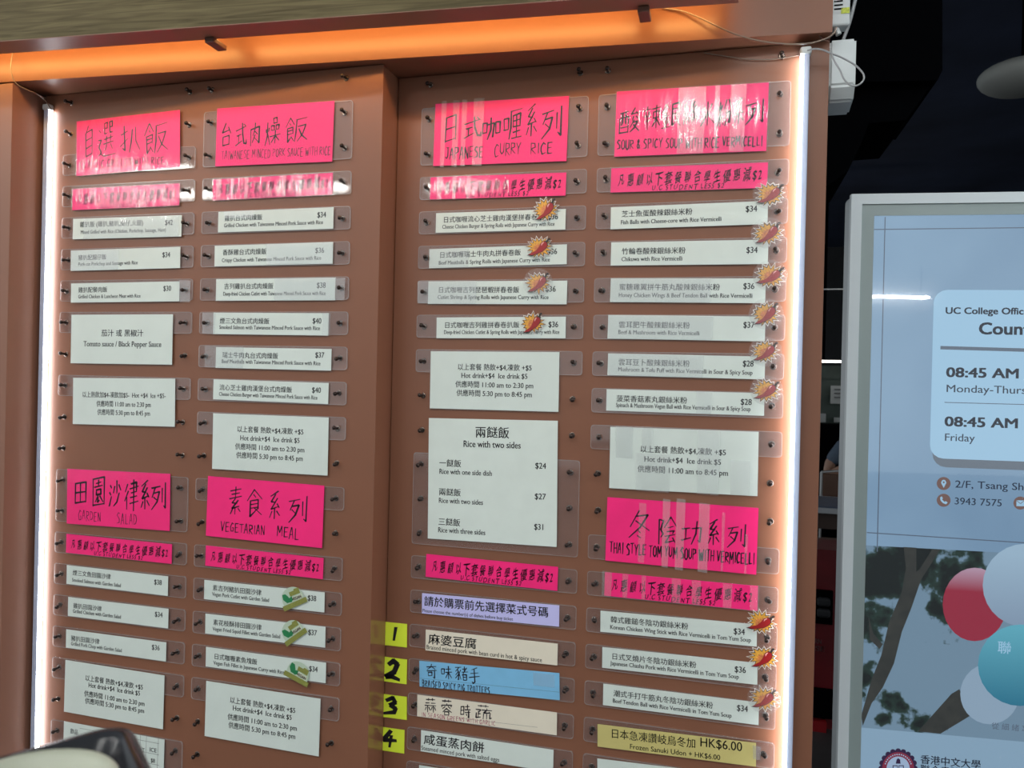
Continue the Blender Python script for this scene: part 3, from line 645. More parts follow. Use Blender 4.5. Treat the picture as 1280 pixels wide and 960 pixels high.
dish(4, 7, (760.5, 393.7), (957, 395.7), (760, 423.2), ("雲耳肥牛酸辣銀絲米粉", 773.2, 409, 862.5), ("Beef & Mushroom "+V1, 772.5, 417.5, 874.5), ("$37", 928.7, 409.7, 943), 'white strip for beef and mushroom with rice vermicelli', [(0, .68, 0, 1, 'tape_haze')])
dish(4, 8, (760.3, 441.7), (956.6, 445.8), (759, 468.8), ("雲耳豆卜酸辣銀絲米粉", 772.8, 455.8, 862.4), ("Mushroom & Tofu Puff with Rice Vermicelli in Sour & Spicy Soup", 772.5, 464, 940.9), ("$28", 928.1, 458, 942), 'white strip for mushroom and tofu puff', [(0, .62, 0, 1, 'tape_haze')])
dish(4, 9, (758.4, 486.4), (955.7, 491.5), (757.6, 513.2), ("菠菜香菇素丸銀絲米粉", 770.3, 501.3, 859.1), ("Spinach & Mushroom Vegan Ball with Rice Vermicelli in Sour & Spicy Soup", 769.8, 508.6, 938.4), ("$28", 925.4, 505.9, 939.8), 'white strip for spinach and mushroom vegan ball', [(.58, .68, 0, 1, 'tape')])
hot(4, 10, (763, 533.5), (948.4, 539.7), (761.7, 610.1), [(800, 564.6, 907.8), (805, 576.8, 901.6), (796.8, 589.3, 910.5)], 'white hours card with cloudy tape above the tom yum sign', [H4[0], H4[1], "供應時間 11:00 am to 8:45 pm"],
    [(.04, .16, -.02, .5, 'tape_haze'), (.22, .3, -.02, .35, 'tape'), (.18, .42, .4, 1.02, 'tape'), (.6, .75, 0, 1.02, 'tape'), (.82, .95, .45, 1, 'tape')])
head(4, 13, 13, (759.3, 621.3), (948.2, 635), (758.2, 700.7), '冬陰功系列', [(787, 813, 637, 674), (824, 844, 646, 680), (852, 877, 651, 682), (884, 900, 649, 682), (909, 932, 655, 685)],
     [("THAI STYLE TOM YUM SOUP WITH VERMICELLI", 762, 944, 677, 692, 14)], 'pink sign reading THAI STYLE TOM YUM SOUP WITH VERMICELLI', film=None,
     tapes=[(.22, .27, .05, .98, 'tape'), (.38, .43, -.04, 1.02, 'tape_haze'), (.47, .53, -.06, 1.04, 'tape_haze'), (.62, .69, -.02, 1.04, 'tape_haze'), (.77, .79, .1, 1, 'tape'), (.92, .94, .4, 1, 'tape')], w=1.5, ww=1.15)
pinkstrip(4, 14, (756.2, 715), (947.5, 732.5), (755.5, 744.5), 'pink discount strip under the tom yum sign', film=None,
          tapes=[(-.02, .05, -.05, 1.02, 'tape'), (.12, .16, 0, 1, 'tape'), (.25, .28, 0, 1, 'tape'), (.45, .51, 0, 1, 'tape'), (.58, .64, 0, 1, 'tape'), (.78, .84, 0, 1, 'tape'), (.95, 1.01, 0, 1, 'tape')])
TY = "with Rice Vermicelli in Tom Yum Soup"
dish(4, 15, (750.7, 763.2), (946.2, 780.5), (750, 789.5), ("韓式雞鎚冬陰功銀絲米粉", 763, 777.3, 860.5), ("Korean Chicken Wing Stick "+TY, 762.5, 786, 939), ("$34", 916.7, 792.3, 931.2), 'white strip for Korean chicken wing stick in tom yum soup')
dish(4, 16, (753, 808.7), (947, 828.7), (752, 834.5), ("日式叉燒片冬陰功銀絲米粉", 764.2, 823.2, 870.7), ("Japanese Chashu Pork "+TY, 763.2, 831, 924), ("$36", 918, 839.8, 932.5), 'white strip for Japanese chashu pork in tom yum soup')
dish(4, 17, (754.2, 854.5), (948.7, 878.2), (753.7, 881.2), ("潮式手打牛筋丸冬陰功銀絲米粉", 766.7, 869.5, 891.7), ("Beef Tendon Ball "+TY, 765.7, 878, 915), ("$34", 920.7, 888, 935), 'white strip for beef tendon ball in tom yum soup')
card(4, 18, 18, (747, 905), (945, 928.7), (746.7, 933), 'paper_gold', 'mustard yellow strip for frozen udon at HK$6.00',
     [("日本急凍讚岐烏冬加", 763, 921, 870, .0195, 'sans'), ("HK$6.00", 874.5, 932.5, 928, .0235, 'sans'), ("Frozen Sanuki Udon + HK$6.00", 787, 935.6, 900.5, .0135, 'sans')], [(.98, 1.03, .1, .7, 'tape_haze')], film='film')
card(4, 19, 19, (746.7, 948), (945, 972), (746, 990), 'paper_white', 'white strip cut off by the bottom edge under the mustard strip')

# ------------------------------------------------------------------ lime sticky notes
for d, TL, TR, BL, lab, bx in (('1', (479.5, 777), (509, 780), (479, 806), 'lime sticky note on top of the column of four, a brushed one', (489, 498, 784, 801)),
                          ('2', (479, 820.6), (509, 824.4), (478, 851.2), 'lime sticky note next to the sky blue strip, a brushed two', (482, 500, 825, 850)),
                          ('3', (478.4, 867.3), (508.7, 871), (478, 895.9), 'lime sticky note next to the handwritten cream strip, a brushed three', (480, 497, 871, 894)),
                          ('4', (477.5, 908.4), (505.8, 912.5), (477, 937.6), 'lime sticky note lowest of the column of four, a brushed four', (479, 496, 912, 935))):
    t = empty('sticky_note'); tag(t, lab, 'sticky note')
    fr = Frame(at(*TL, -.001), at(*TR, -.001), at(*BL, -.001))
    p = slab('paper', fr, [(0, 0), (fr.w, 0), (fr.w, fr.h), (0, fr.h)], 0, .0006, 'paper_lime', t)
    ink = Ink(fr, .0008); ink.char(d, *bx, 4.2, 'ink'); ink.build(p, 'number')

# ------------------------------------------------------------------ chilli and vegan stickers
mat('st_white', (.80, .72, .66), .4); mat('st_black', (.02, .015, .012), .4); mat('st_yellow', (.72, .36, .045), .4, noise=.25, nscale=300)
mat('st_orange', (.62, .20, .06), .4, noise=.3, nscale=400); mat('st_red', (.33, .012, .014), .3); mat('st_shine', (.85, .45, .42), .3); mat('st_green', (.02, .20, .07), .4)
mat('st_olive', (.23, .24, .05), .5, noise=.3, nscale=500); mat('st_pale', (.48, .58, .45), .4); mat('st_light', (.66, .66, .50), .4)
def chilli(px, py, yb, sc, rot, lab, disc):
    t = empty('chilli_sticker'); tag(t, lab, 'sticker', 'chilli burst stickers')
    c = at(px, py, yb-.0075); fr = Frame(c, c+Vector((1, 0, 0)), c+Vector((0, 0, -1))); k = sc
    cr, sr = math.cos(rot), math.sin(rot)
    R_ = lambda P: [((x*cr-y*sr)*k, (x*sr+y*cr)*k) for x, y in P]
    def burst(a, rr):
        P = []; n = 15; g = random.Random(lab)
        for i in range(n*2):
            th = 2*math.pi*i/(n*2); j = g.uniform(.88, 1.12); r = (1.0 if i % 2 else .66)*j
            P.append((math.cos(th)*(r*1.08+a), math.sin(th)*(r*.92+a)))
        return P
    def layer(nm, P, c0, m, par): return slab(nm, fr, R_(P), c0, c0+.0002, m, par)
    if disc: slab('clear_tape', fr, [(math.cos(2*math.pi*i/18)*k*1.28, math.sin(2*math.pi*i/18)*k*1.2) for i in range(18)], .0016, .0018, 'seal', t)
    b = layer('burst', burst(.10, 0), 0, 'st_white', t)
    layer('outline', burst(.0, 0), .0003, 'st_black', b); layer('star', [(x*.93, y*.93) for x, y in burst(-.05, 0)], .0006, 'st_yellow', b)
    layer('inner_star', [(x*.55+.02, y*.6+.12) for x, y in burst(-.05, 0)], .0008, 'st_orange', b)
    body = [(-.85, .70), (-.55, .50), (-.2, .30), (.0, .0), (.15, -.35), (.40, -.52), (.62, -.42), (.70, -.18), (.58, .08), (.30, .34), (-.05, .52), (-.45, .70)]
    ch = layer('chilli_outline', [(x*1.10-.01, y*1.10) for x, y in body], .001, 'st_black', t)
    layer('chilli', body, .0012, 'st_red', ch); layer('shine', [(.18, -.30), (.32, -.44), (.40, -.42), (.28, -.28), (.2, -.12)], .0014, 'st_shine', ch)
    layer('stem', [(.52, -.50), (.72, -.80), (.88, -.82), (.90, -.66), (.80, -.66), (.66, -.36)], .0014, 'st_black', ch)
for px, py, yb, sc, rot, lab, disc in (
    (682, 262, 0, .0235, -.1, 'chilli burst sticker on the cheese chicken burger curry strip', 0),
    (673.7, 309, 0, .0235, .1, 'chilli burst sticker on the beef meatballs curry strip', 0),
    (672.5, 353.6, 0, .0235, .0, 'chilli burst sticker under shiny tape on the cutlet shrimp curry strip', 2),
    (666, 404, 0, .0225, -.1, 'chilli burst sticker on the deep-fried chicken cutlet curry strip', 0),
    (962.5, 242.5, 0, .0235, .12, 'chilli burst sticker on the fish balls with cheese core strip', 1),
    (960, 291.3, 0, .0235, 0, 'chilli burst sticker under a round clear seal on the chikuwa strip', 1),
    (962.5, 344.5, 0, .0235, .22, 'chilli burst sticker on the honey chicken wings strip', 1),
    (957.5, 392.5, 0, .0235, -.05, 'chilli burst sticker on the beef and mushroom strip', 1),
    (956.6, 439.5, 0, .0225, .05, 'chilli burst sticker on the mushroom and tofu puff strip', 1),
    (958, 488, 0, .0225, .1, 'chilli burst sticker on the spinach vegan ball strip', 1),
    (951, 777.5, 0, .0228, .22, 'chilli burst sticker on the Korean chicken wing stick strip', 0),
    (953.7, 822, 0, .0225, -.05, 'chilli burst sticker on the Japanese chashu pork strip', 0),
    (955, 873, 0, .0228, 0, 'chilli burst sticker under a round seal on the tom yum beef tendon ball strip', 1)):
    chilli(px, py, yb, sc, rot, lab, disc)
for px, py, rot, lab in ((366.5, 746.5, -.42, 'round vegan sticker with a green leaf on the vegan pork cutlet strip'), (366.2, 788.5, -.62, 'round vegan sticker with a green leaf on the vegan squid fillet strip'),
                         (374, 840, .38, 'round vegan sticker with a green leaf on the vegan fish fillet strip')):
    t = empty('vegan_sticker'); tag(t, lab, 'sticker', 'vegan leaf stickers')
    c = at(px-1, py, LP_Y-.0072); fr = Frame(c, c+Vector((1, 0, 0)), c+Vector((0, 0, -1))); k = .0255
    R_ = lambda P: [((x*math.cos(rot)-y*math.sin(rot))*k, (x*math.sin(rot)+y*math.cos(rot))*k) for x, y in P]
    arc = [(math.cos(a)*.98, math.sin(a)*.86+.05) for a in [math.pi+math.pi*i/14 for i in range(15)]]
    b = slab('sticker_disc', fr, R_(arc+[(.98, .45), (-.98, .45)]), 0, .0003, 'st_pale', t)
    slab('banner', fr, R_([(-1.1, .42), (1.15, .34), (1.15, .74), (-1.1, .82)]), .0006, .0008, 'st_olive', t)
    slab('print_block', fr, R_([(-.15, -.45), (.3, -.45), (.35, -.58), (.8, -.55), (.8, -.1), (-.15, -.1)]), .0005, .0006, 'st_olive', b)
    slab('print_block', fr, R_([(-.1, .0), (.85, .0), (.85, .3), (-.1, .3)]), .0005, .0006, 'st_light', b)
    for pts in ([(-.8, -.45), (-.5, -.42), (-.3, -.1), (-.35, .3), (-.6, .3), (-.85, -.05)], [(-.38, .3), (-.3, -.02), (-.02, -.1), (.0, .2), (-.2, .34)]):
        slab('leaf', fr, R_(pts), .0005, .0007, 'st_green', t)
    ink = Ink(fr, .0010); V, Fc, w = layout('VEGAN', 'bold')
    ink.add(R_([(-.05+x/w*.85, .27-y*.33) for x, y in V]), Fc, 'ink_gray'); ink.build(b)

# ------------------------------------------------------------------ wires and boxes by the boards
def P(pts, y): return [at(a, b, y+(c[0] if c else 0)) for a, b, *c in pts]
w1 = tube('thin_wire', [at(16, 66, -.168), at(14, 79, -.170), at(15, 94, -.170), at(20, 104, -.166), at(31, 111, -.15), at(46, 117.5, -.125), at(56, 125, -.10), at(64, 137, -.085)], .0011, 'wire_clear')
tag(w1, 'thin clear wire dropping from the fascia to the left light strip', 'wire')
w2 = tube('thin_wire', P([(828, 10), (850, 13), (872, 21), (893, 31), (915, 41), (940, 49), (970, 54), (1000, 55), (1025, 51), (1042, 42), (1046, 34)], -.06), .0014, 'wire_clear')
tag(w2, 'thin wire swooping over the header from the fascia end to the adapter', 'wire')
w3 = tube('thin_wire', P([(1009, 63), (1020, 61), (1040, 67), (1060, 76), (1075, 87), (1080, 97), (1075, 105), (1065, 107), (1056, 100), (1050, 88), (1042, 74), (1038, 60)], -.035), .0015, 'wire_gray')
tag(w3, 'grey looped wire from the right light strip round the white box', 'wire')
w4 = tube('thin_wire', P([(880, 66, 0), (905, 70, 0), (930, 73.5, 0), (965, 74, 0), (1000, 69, 0)], -.004), .0009, 'wire_clear')
tag(w4, 'thin wire lying across the top of the right board', 'wire')
w5 = tube('power_cable', P([(1072, -12), (1068, 5), (1062, 28), (1054, 50)], .02), .003, 'wire_gray'); tag(w5, 'thick grey cable beside the slotted adapter', 'cable')
w6 = tube('thin_wire', P([(1037, 26), (1029, 27), (1022, 38), (1030, 50), (1037, 52)], -.02), .0012, 'bracket'); tag(w6, 'short dark wire loop at the right end of the header', 'wire')
yb = .01
ad = empty('power_adapter'); tag(ad, 'slotted grey power adapter with a yellow label at the top of the pillar', 'adapter')
a = at(1037.5, -14, yb); b = at(1062.5, 31, yb); boxo('body', (a.x, yb, b.z), (b.x, yb+.03, a.z), 'white_plastic', ad, .004)
for py in (1.5, 6.3, 11.2): c = at(1049, py, yb); boxo('slot', (c.x-.0085, yb-.001, c.z-.0011), (c.x+.006, yb+.001, c.z+.0011), 'black', ad)
mat('label_yellow', (.55, .62, .05), .5, noise=.4, nscale=200)
c = at(1057, 12.5, yb); boxo('label', (c.x-.0075, yb-.001, c.z-.006), (c.x+.0065, yb+.001, c.z+.004), 'label_yellow', ad)
c = at(1048, 37, yb); pl = tube('plug', [(c.x-.003, yb+.01, c.z+.008), (c.x+.002, yb+.01, c.z-.005)], .005, 'white_plastic'); tag(pl, 'small silver plug between the adapter and the white box', 'plug')
a = at(1037.5, 50, yb); b = at(1069.5, 105, yb)
bm = bmesh.new(); prism(bm, [(yb, a.z), (yb, b.z), (yb+.02, b.z-.022), (yb+.075, b.z-.030), (yb+.075, a.z)], 0, a.x, b.x)
bmesh.ops.bevel(bm, geom=[e for e in bm.edges], offset=.004, segments=2, affect='EDGES')
tag(link('junction_box', bm, 'white_plastic'), 'plain white box on the pillar side behind the looped wire', 'box')

# ------------------------------------------------------------------ hall behind
mat('navy_ceiling', (.035, .05, .10), .7, noise=.35, nscale=1.5); mat('dark_wall', (.01, .011, .014), .7, noise=.2); mat('floor_dark', (.05, .045, .045), .5, noise=.2)
struct(boxo('ceiling', (-2.6, .05, 3.3), (9, 9, 3.4), 'navy_ceiling'), 'dark navy hall ceiling', 'ceiling')
struct(boxo('wall_back', (-2.6, 9, 0), (9, 9.1, 3.4), 'dark_wall'), 'dark far wall of the hall', 'wall')
struct(boxo('wall_right', (9, -1, 0), (9.1, 9.1, 3.4), 'dark_wall'), 'dark right wall of the hall', 'wall')
struct(boxo('floor', (-8, -12, -.1), (9.1, 9.1, 0), 'floor_dark'), 'dark grey hall floor', 'floor')
# box hanging from the ceiling
hb = empty('hanging_housing'); tag(hb, 'big black boxy housing hanging from the ceiling by the pillar', 'housing')
yy = .75
def poly_at(pts, y): return [(at(a_, b_, y).x, at(a_, b_, y).z) for a_, b_ in pts]
bm = bmesh.new(); prism(bm, poly_at([(1000, -260), (1178, -260), (1178, 88), (1172, 100), (1000, 104)], yy), 1, yy, yy+.5); link('upper_box', bm, 'black', hb)
bm = bmesh.new(); prism(bm, poly_at([(1000, 96), (1172, 96), (1132, 150), (1086, 154), (1077, 178), (1060, 214), (1034, 232), (1000, 240)], yy+.04), 1, yy+.04, yy+.4); link('lower_cowl', bm, 'black', hb)
# ceiling pendant disc
mat('shade_gray', (.32, .33, .31), .6)
c = atd(1278, 95, 3.2); t = empty('ceiling_lamp', c); tag(t, 'unlit pale oval lampshade at the top right under the dark ceiling', 'lamp')
bm = bmesh.new(); bmesh.ops.create_uvsphere(bm, u_segments=32, v_segments=16, radius=1)
for v in bm.verts: v.co = Vector((v.co.x*.165, v.co.y*.165, v.co.z*.075*(1 if v.co.z < 0 else .8)))
link('shade', bm, 'shade_gray', t, True)
bm = bmesh.new(); bmesh.ops.create_cone(bm, cap_ends=True, segments=10, radius1=.006, radius2=.006, depth=3.3-c.z-.05)
for v in bm.verts: v.co.z += (3.3-c.z-.05)/2+.05
link('rod', bm, 'black', t)

# far things seen in the slit
mat('board_green', (.045, .065, .055), .6, noise=.2); mat('notice_paper', (.32, .34, .34), .6); mat('red_dark', (.13, .004, .008), .45, noise=.2); mat('dark_brown', (.035, .016, .01), .5)
mat('chair_wood', (.10, .045, .025), .4); mat('metal_gray', (.45, .45, .45), .3, metal=.8); mat('table_gray', (.35, .36, .38), .4); mat('tray_blue', (.012, .035, .10), .4, noise=.4, nscale=20)
emission('far_tube', (1, .95, .88), 4)
def wbox(px0, py0, px1, py1, dist, depth, name, m, parent=None, bevel=0):
    a = atd(px0, py0, dist); b = atd(px1, py1, dist); y = (a.y+b.y)/2
    return boxo(name, (min(a.x, b.x), y, min(a.z, b.z)), (max(a.x, b.x), y+depth, max(a.z, b.z)), m, parent, bevel)
hg = wbox(1030, 120, 1031, 450, 7.22, .01, 'hanger', 'black'); FT = wbox(1008, 449.5, 1110, 454.5, 7.2, .05, 'tube_lamp', 'far_tube'); hg.parent = FT; tag(FT, 'bright far tube lamp seen between pillar and screen', 'lamp')
tag(wbox(1008, 359.5, 1110, 363, 6.8, .05, 'ceiling_pipe', 'metal_gray'), 'thin grey ceiling pipe far off between pillar and screen', 'pipe')
t = empty('notice_wall'); tag(t, 'far dark green notice wall below the bright tube', 'board')
wbox(1000, 456, 1130, 640, 7.6, .06, 'green_wall', 'board_green', t); wbox(1000, 471, 1130, 474, 7.55, .02, 'ledge', 'dark_wall', t)
nb = wbox(1039, 482, 1062, 505, 7.5, .01, 'notice', 'notice_paper', t); nb['label'] = 'pale printed notice'
for k in range(3): wbox(1043, 486+k*5, 1055, 487.5+k*5, 7.49, .004, 'print_line', 'ink_gray', t)
wbox(1024, 517, 1032, 528, 7.5, .02, 'cup_stack', 'notice_paper', t); wbox(1043, 522, 1056, 528, 7.5, .02, 'paper_stack', 'notice_paper', t)
tag(wbox(1000, 530, 1120, 690, 7.2, .3, 'dark_counter', 'black'), 'black counter in front of the far green wall', 'counter')
# chair, person, table
ch = empty('dining_chair'); tag(ch, 'brown chair back with pale metal edge behind the blue tray table', 'chair')
wbox(1026, 592, 1062, 622, 5.4, .03, 'backrest', 'chair_wood', ch, .01)
for px in (1027, 1060): 
    a = atd(px, 590, 5.38); tube('leg', [a, (a.x, a.y, .02)], .009, 'metal_gray', ch)
a = atd(1027, 590, 5.38); tube('rail', [a, atd(1060, 588, 5.38)], .009, 'metal_gray', ch)
a = atd(1043, 640, 5.38); boxo('seat', (a.x-.2, a.y-.4, .43), (a.x+.2, a.y, .46), 'chair_wood', ch, .01)
tb = empty('dining_table'); tag(tb, 'grey edged table with dark blue mats near the chair', 'table')
a = atd(1030, 620, 4.6)
boxo('table_top', (a.x-.3, a.y-.5, a.z-.03), (a.x+.9, a.y, a.z), 'table_gray', tb, .004)
boxo('blue_mat', (a.x-.29, a.y-.48, a.z), (a.x+.8, a.y-.05, a.z+.004), 'tray_blue', tb)
boxo('apron', (a.x-.25, a.y-.45, a.z-.12), (a.x+.85, a.y-.1, a.z-.03), 'dark_brown', tb)
for dx, dy in ((-.2, -.42), (-.2, -.15), (.8, -.42), (.8, -.15)): tube('leg', [(a.x+dx, a.y+dy, a.z-.1), (a.x+dx, a.y+dy, .01)], .02, 'black', tb)
# seated person, leaning on an elbow
mat('skin', (.34, .19, .13), .5); mat('shirt', (.075, .105, .15), .8, bump=.3, bscale=60); mat('hair', (.012, .01, .01), .5); mat('trousers', (.02, .02, .03), .8)
def skin(name, joints, edges, m, parent):
    me = bpy.data.meshes.new(name); me.from_pydata([j[0] for j in joints], edges, []); o = bpy.data.objects.new(name, me); COL.objects.link(o)
    s = o.modifiers.new('s', 'SKIN'); o.modifiers.new('u', 'SUBSURF').levels = 2
    for i, j in enumerate(joints): me.skin_vertices[0].data[i].radius = (j[1], j[1]*(j[2] if len(j) > 2 else 1))
    me.skin_vertices[0].data[0].use_root = True
    bpy.context.view_layer.update(); m2 = bpy.data.meshes.new_from_object(o.evaluated_get(bpy.context.evaluated_depsgraph_get()))
    bpy.data.objects.remove(o); m2.materials.clear(); return linkme(name, m2, m, parent, True)
e = atd(1032, 594, 5.9)                     # the elbow
pe = empty('person', (e.x+.28, e.y, 0)); tag(pe, 'person in a blue-grey T-shirt leaning on one elbow beyond the screen edge', 'person')
bx, by, sz = .28, .0, e.z                    # body centre relative
def L(x, y, z): return (x, y, z)
bz = sz+.30
torso = [(L(0, .05, sz-.28), .15, .8), (L(0, .05, sz-.05), .13, .8), (L(0, .02, sz+.12), .155, .7), (L(0, -.01, bz-.08), .14, .65), (L(0, -.03, bz+.02), .05),
         (L(-.17, -.02, bz-.08), .065), (L(-.255, -.03, sz+.09), .056), (L(.17, -.02, bz-.08), .065), (L(.24, -.02, sz+.12), .052)]
skin('shirt', torso, [(0, 1), (1, 2), (2, 3), (3, 4), (3, 5), (5, 6), (3, 7), (7, 8)], 'shirt', pe)
body = [(L(0, -.03, bz-.02), .045), (L(0, -.05, bz+.06), .048), (L(0, -.07, bz+.13), .075, .95), (L(0, -.06, bz+.20), .08, .95), (L(0, -.05, bz+.26), .06)]
skin('head', body, [(0, 1), (1, 2), (2, 3), (3, 4)], 'skin', pe)
skin('hair', [(L(0, -.02, bz+.14), .06), (L(0, -.01, bz+.21), .088), (L(0, -.04, bz+.27), .07)], [(0, 1), (1, 2)], 'hair', pe)
for s_, ey in ((-1, 0), (1, 0)):
    ax = .26*s_
    wr = (-.06, -.20, sz+.13) if s_ < 0 else (.14, -.28, sz-.02)
    elb = (-.28, -.05, sz+.0) if s_ < 0 else (.28, -.06, sz)
    skin('arm', [((.235*s_, -.02, sz+.15), .045), (elb, .040), ((elb[0]*.5+wr[0]*.5, elb[1]*.5+wr[1]*.5, elb[2]*.5+wr[2]*.5), .038), (wr, .027), ((wr[0]*1.0-.02*s_, wr[1]-.06, wr[2]+.03), .036, .5)], [(0, 1), (1, 2), (2, 3), (3, 4)], 'skin', pe)
    for f in range(5):
        o = (wr[0]-.02*s_+(f-2)*.017, wr[1]-.08, wr[2]+.035)
        skin('finger', [(o, .010), ((o[0], o[1]-.04, o[2]+.01), .009), ((o[0], o[1]-.065, o[2]-.012), .008)], [(0, 1), (1, 2)], 'skin', pe)
skin('trousers', [(L(0, .05, sz-.30), .14, .8), (L(-.10, -.05, sz-.33), .085), (L(-.12, -.42, sz-.30), .065), (L(-.12, -.45, .1), .05), (L(.10, -.05, sz-.33), .085), (L(.12, -.42, sz-.30), .065), (L(.12, -.45, .1), .05)],
     [(0, 1), (1, 2), (2, 3), (0, 4), (4, 5), (5, 6)], 'trousers', pe)
for s_ in (-1, 1): boxo('shoe', (.12*s_-.045, -.62, .0), (.12*s_+.045, -.38, .09), 'black', pe, .02)
# red drinks cabinet low in the slit
rc = empty('drinks_cabinet'); tag(rc, 'dark red cabinet with faint lettering low between pillar and screen', 'cabinet')
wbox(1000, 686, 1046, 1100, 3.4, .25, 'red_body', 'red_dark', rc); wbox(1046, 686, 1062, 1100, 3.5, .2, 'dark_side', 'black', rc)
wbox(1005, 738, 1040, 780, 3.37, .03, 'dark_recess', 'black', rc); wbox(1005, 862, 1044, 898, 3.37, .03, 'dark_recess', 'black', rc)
mat('red_bright', (.30, .008, .012), .4); wbox(1005, 901, 1032, 930, 3.36, .04, 'red_ledge', 'red_bright', rc)
mat('pale_letter', (.30, .26, .26), .5)
f0 = atd(1020, 800, 3.38); fr = Frame(f0, f0+Vector((1, 0, 0)), f0+Vector((0, 0, -1)))
ink = Ink(fr, .004); ink.text("RN", 1018, 804, 1027, .032, 'sans', 'pale_letter'); ink.text("SE", 1019, 813, 1031, .032, 'sans', 'pale_letter'); ink.build(rc)
for k in range(2): tag(wbox(1022, 748+k*14, 1038, 759+k*14, 3.33, .03, 'drink_can', 'dark_wall', None, .01), ('upper' if k == 0 else 'lower')+' dark can in the recess of the red cabinet', 'can')

# ------------------------------------------------------------------ kiosk screen
MY = .5; tn = Vector((math.sin(math.radians(6.4)), -math.cos(math.radians(6.4)), 0))
M0 = at(1068, 250, MY)
def mp(px, py): return atp(px, py, M0, tn)
tl = mp(1064, 243); ux = Vector((math.cos(math.radians(6.4)), math.sin(math.radians(6.4)), 0))
KW, KH = .86, 1.93
mf = Frame(tl, tl+ux, tl+Vector((0, 0, -1))); KX = lambda px, py: mf.px(px, py)
kz = tl.z; KH = kz
ki = empty('kiosk', tl - Vector((0, 0, tl.z))); tag(ki, 'tall silver framed information screen showing office counter hours', 'screen')
def kadd(name, outl, c0, c1, m, par=None):
    o = slab(name, mf, outl, c0, c1, m, par or ki)
    if par is None: o.matrix_parent_inverse = Matrix.Translation(-ki.location)
    return o
sxl = KX(1080, 300)[0]; syt = KX(1093, 269.5)[1]; gx = KX(1093, 269.5)[0]
fw = KX(1079, 254)[0]
kadd('housing', rrect(KW, KH, .012), -.05, -.012, 'monitor_side')
def ring(name, o0, i0, c0, c1, m):
    """rectangular ring: o0/i0 = (x0,y0,x1,y1)"""
    for (a, b, c, d) in ((o0[0], o0[1], i0[0], o0[3]), (i0[2], o0[1], o0[2], o0[3]), (i0[0], o0[1], i0[2], i0[1]), (i0[0], i0[3], i0[2], o0[3])):
        kadd(name, [(a, b), (c, b), (c, d), (a, d)], c0, c1, m)
ring('frame_bar', (0, 0, KW, KH), (.024, .024, KW-.024, KH-.3), -.012, .004, 'monitor_frame')
mat('bezel', (.34, .41, .40), .25, spec=.6)
ring('bezel', (.024, .024, KW-.024, KH-.3), (gx, syt, KW-gx, KH-.36), -.012, -.001, 'bezel')
def scrmat(name, kind, s=.92):
    m = bpy.data.materials.new(name); m.use_nodes = True; nt = m.node_tree; b = nt.nodes['Principled BSDF']
    b.inputs['Base Color'].default_value = (.01, .01, .01, 1); b.inputs['Roughness'].default_value = .08; b.inputs['Specular IOR Level'].default_value = .5
    b.inputs['Emission Strength'].default_value = s
    g = nt.nodes.new('ShaderNodeNewGeometry'); n = nt.nodes.new('ShaderNodeTexNoise'); r = nt.nodes.new('ShaderNodeValToRGB')
    nt.links.new(g.outputs['Position'], n.inputs['Vector']); nt.links.new(n.outputs['Fac'], r.inputs[0]); nt.links.new(r.outputs[0], b.inputs['Emission Color'])
    e = r.color_ramp.elements
    if kind == 'sky': n.inputs['Scale'].default_value = 2.2; n.inputs['Detail'].default_value = 3; e[0].position = .3; e[0].color = (*srgb(116, 148, 178), 1); e[1].position = .72; e[1].color = (*srgb(140, 172, 200), 1)
    elif kind == 'leaf':
        n.inputs['Scale'].default_value = 24; n.inputs['Detail'].default_value = 6
        last = None
        for (lx, ly, rad) in ((1098, 715, .075), (1090, 775, .05), (1150, 700, .065), (1190, 715, .055), (1184, 765, .03), (1075, 850, .035), (1112, 885, .032), (1150, 905, .022), (1224, 696, .02)):
            q_ = mp(lx, ly); d_ = nt.nodes.new('ShaderNodeVectorMath'); d_.operation = 'DISTANCE'; d_.inputs[1].default_value = q_
            nt.links.new(g.outputs['Position'], d_.inputs[0]); sb = nt.nodes.new('ShaderNodeMath'); sb.operation = 'SUBTRACT'; sb.inputs[1].default_value = rad
            nt.links.new(d_.outputs['Value'], sb.inputs[0])
            if last is None: last = sb
            else:
                mn = nt.nodes.new('ShaderNodeMath'); mn.operation = 'MINIMUM'; nt.links.new(last.outputs[0], mn.inputs[0]); nt.links.new(sb.outputs[0], mn.inputs[1]); last = mn
        ma = nt.nodes.new('ShaderNodeMath'); ma.operation = 'MULTIPLY_ADD'; ma.inputs[1].default_value = 4.5
        nt.links.new(last.outputs[0], ma.inputs[0]); nt.links.new(n.outputs['Fac'], ma.inputs[2]); nt.links.new(ma.outputs[0], r.inputs[0])
        e[0].position = .38; e[0].color = (*srgb(14, 24, 26), 1); e[1].position = .56; e[1].color = (*srgb(112, 140, 162), 1); q = e.new(.49); q.color = (*srgb(34, 56, 50), 1)
    elif kind == 'bark': n.inputs['Scale'].default_value = 30; e[0].color = (*srgb(26, 32, 36), 1); e[1].color = (*srgb(64, 66, 62), 1)
    MATS[name] = m; return m
scrmat('scr_sky', 'sky'); scrmat('scr_leaf', 'leaf'); scrmat('scr_bark', 'bark')
def scr(name, rgb):
    mat(name, (.01, .01, .01), .08, emit=srgb(*rgb), es=1)
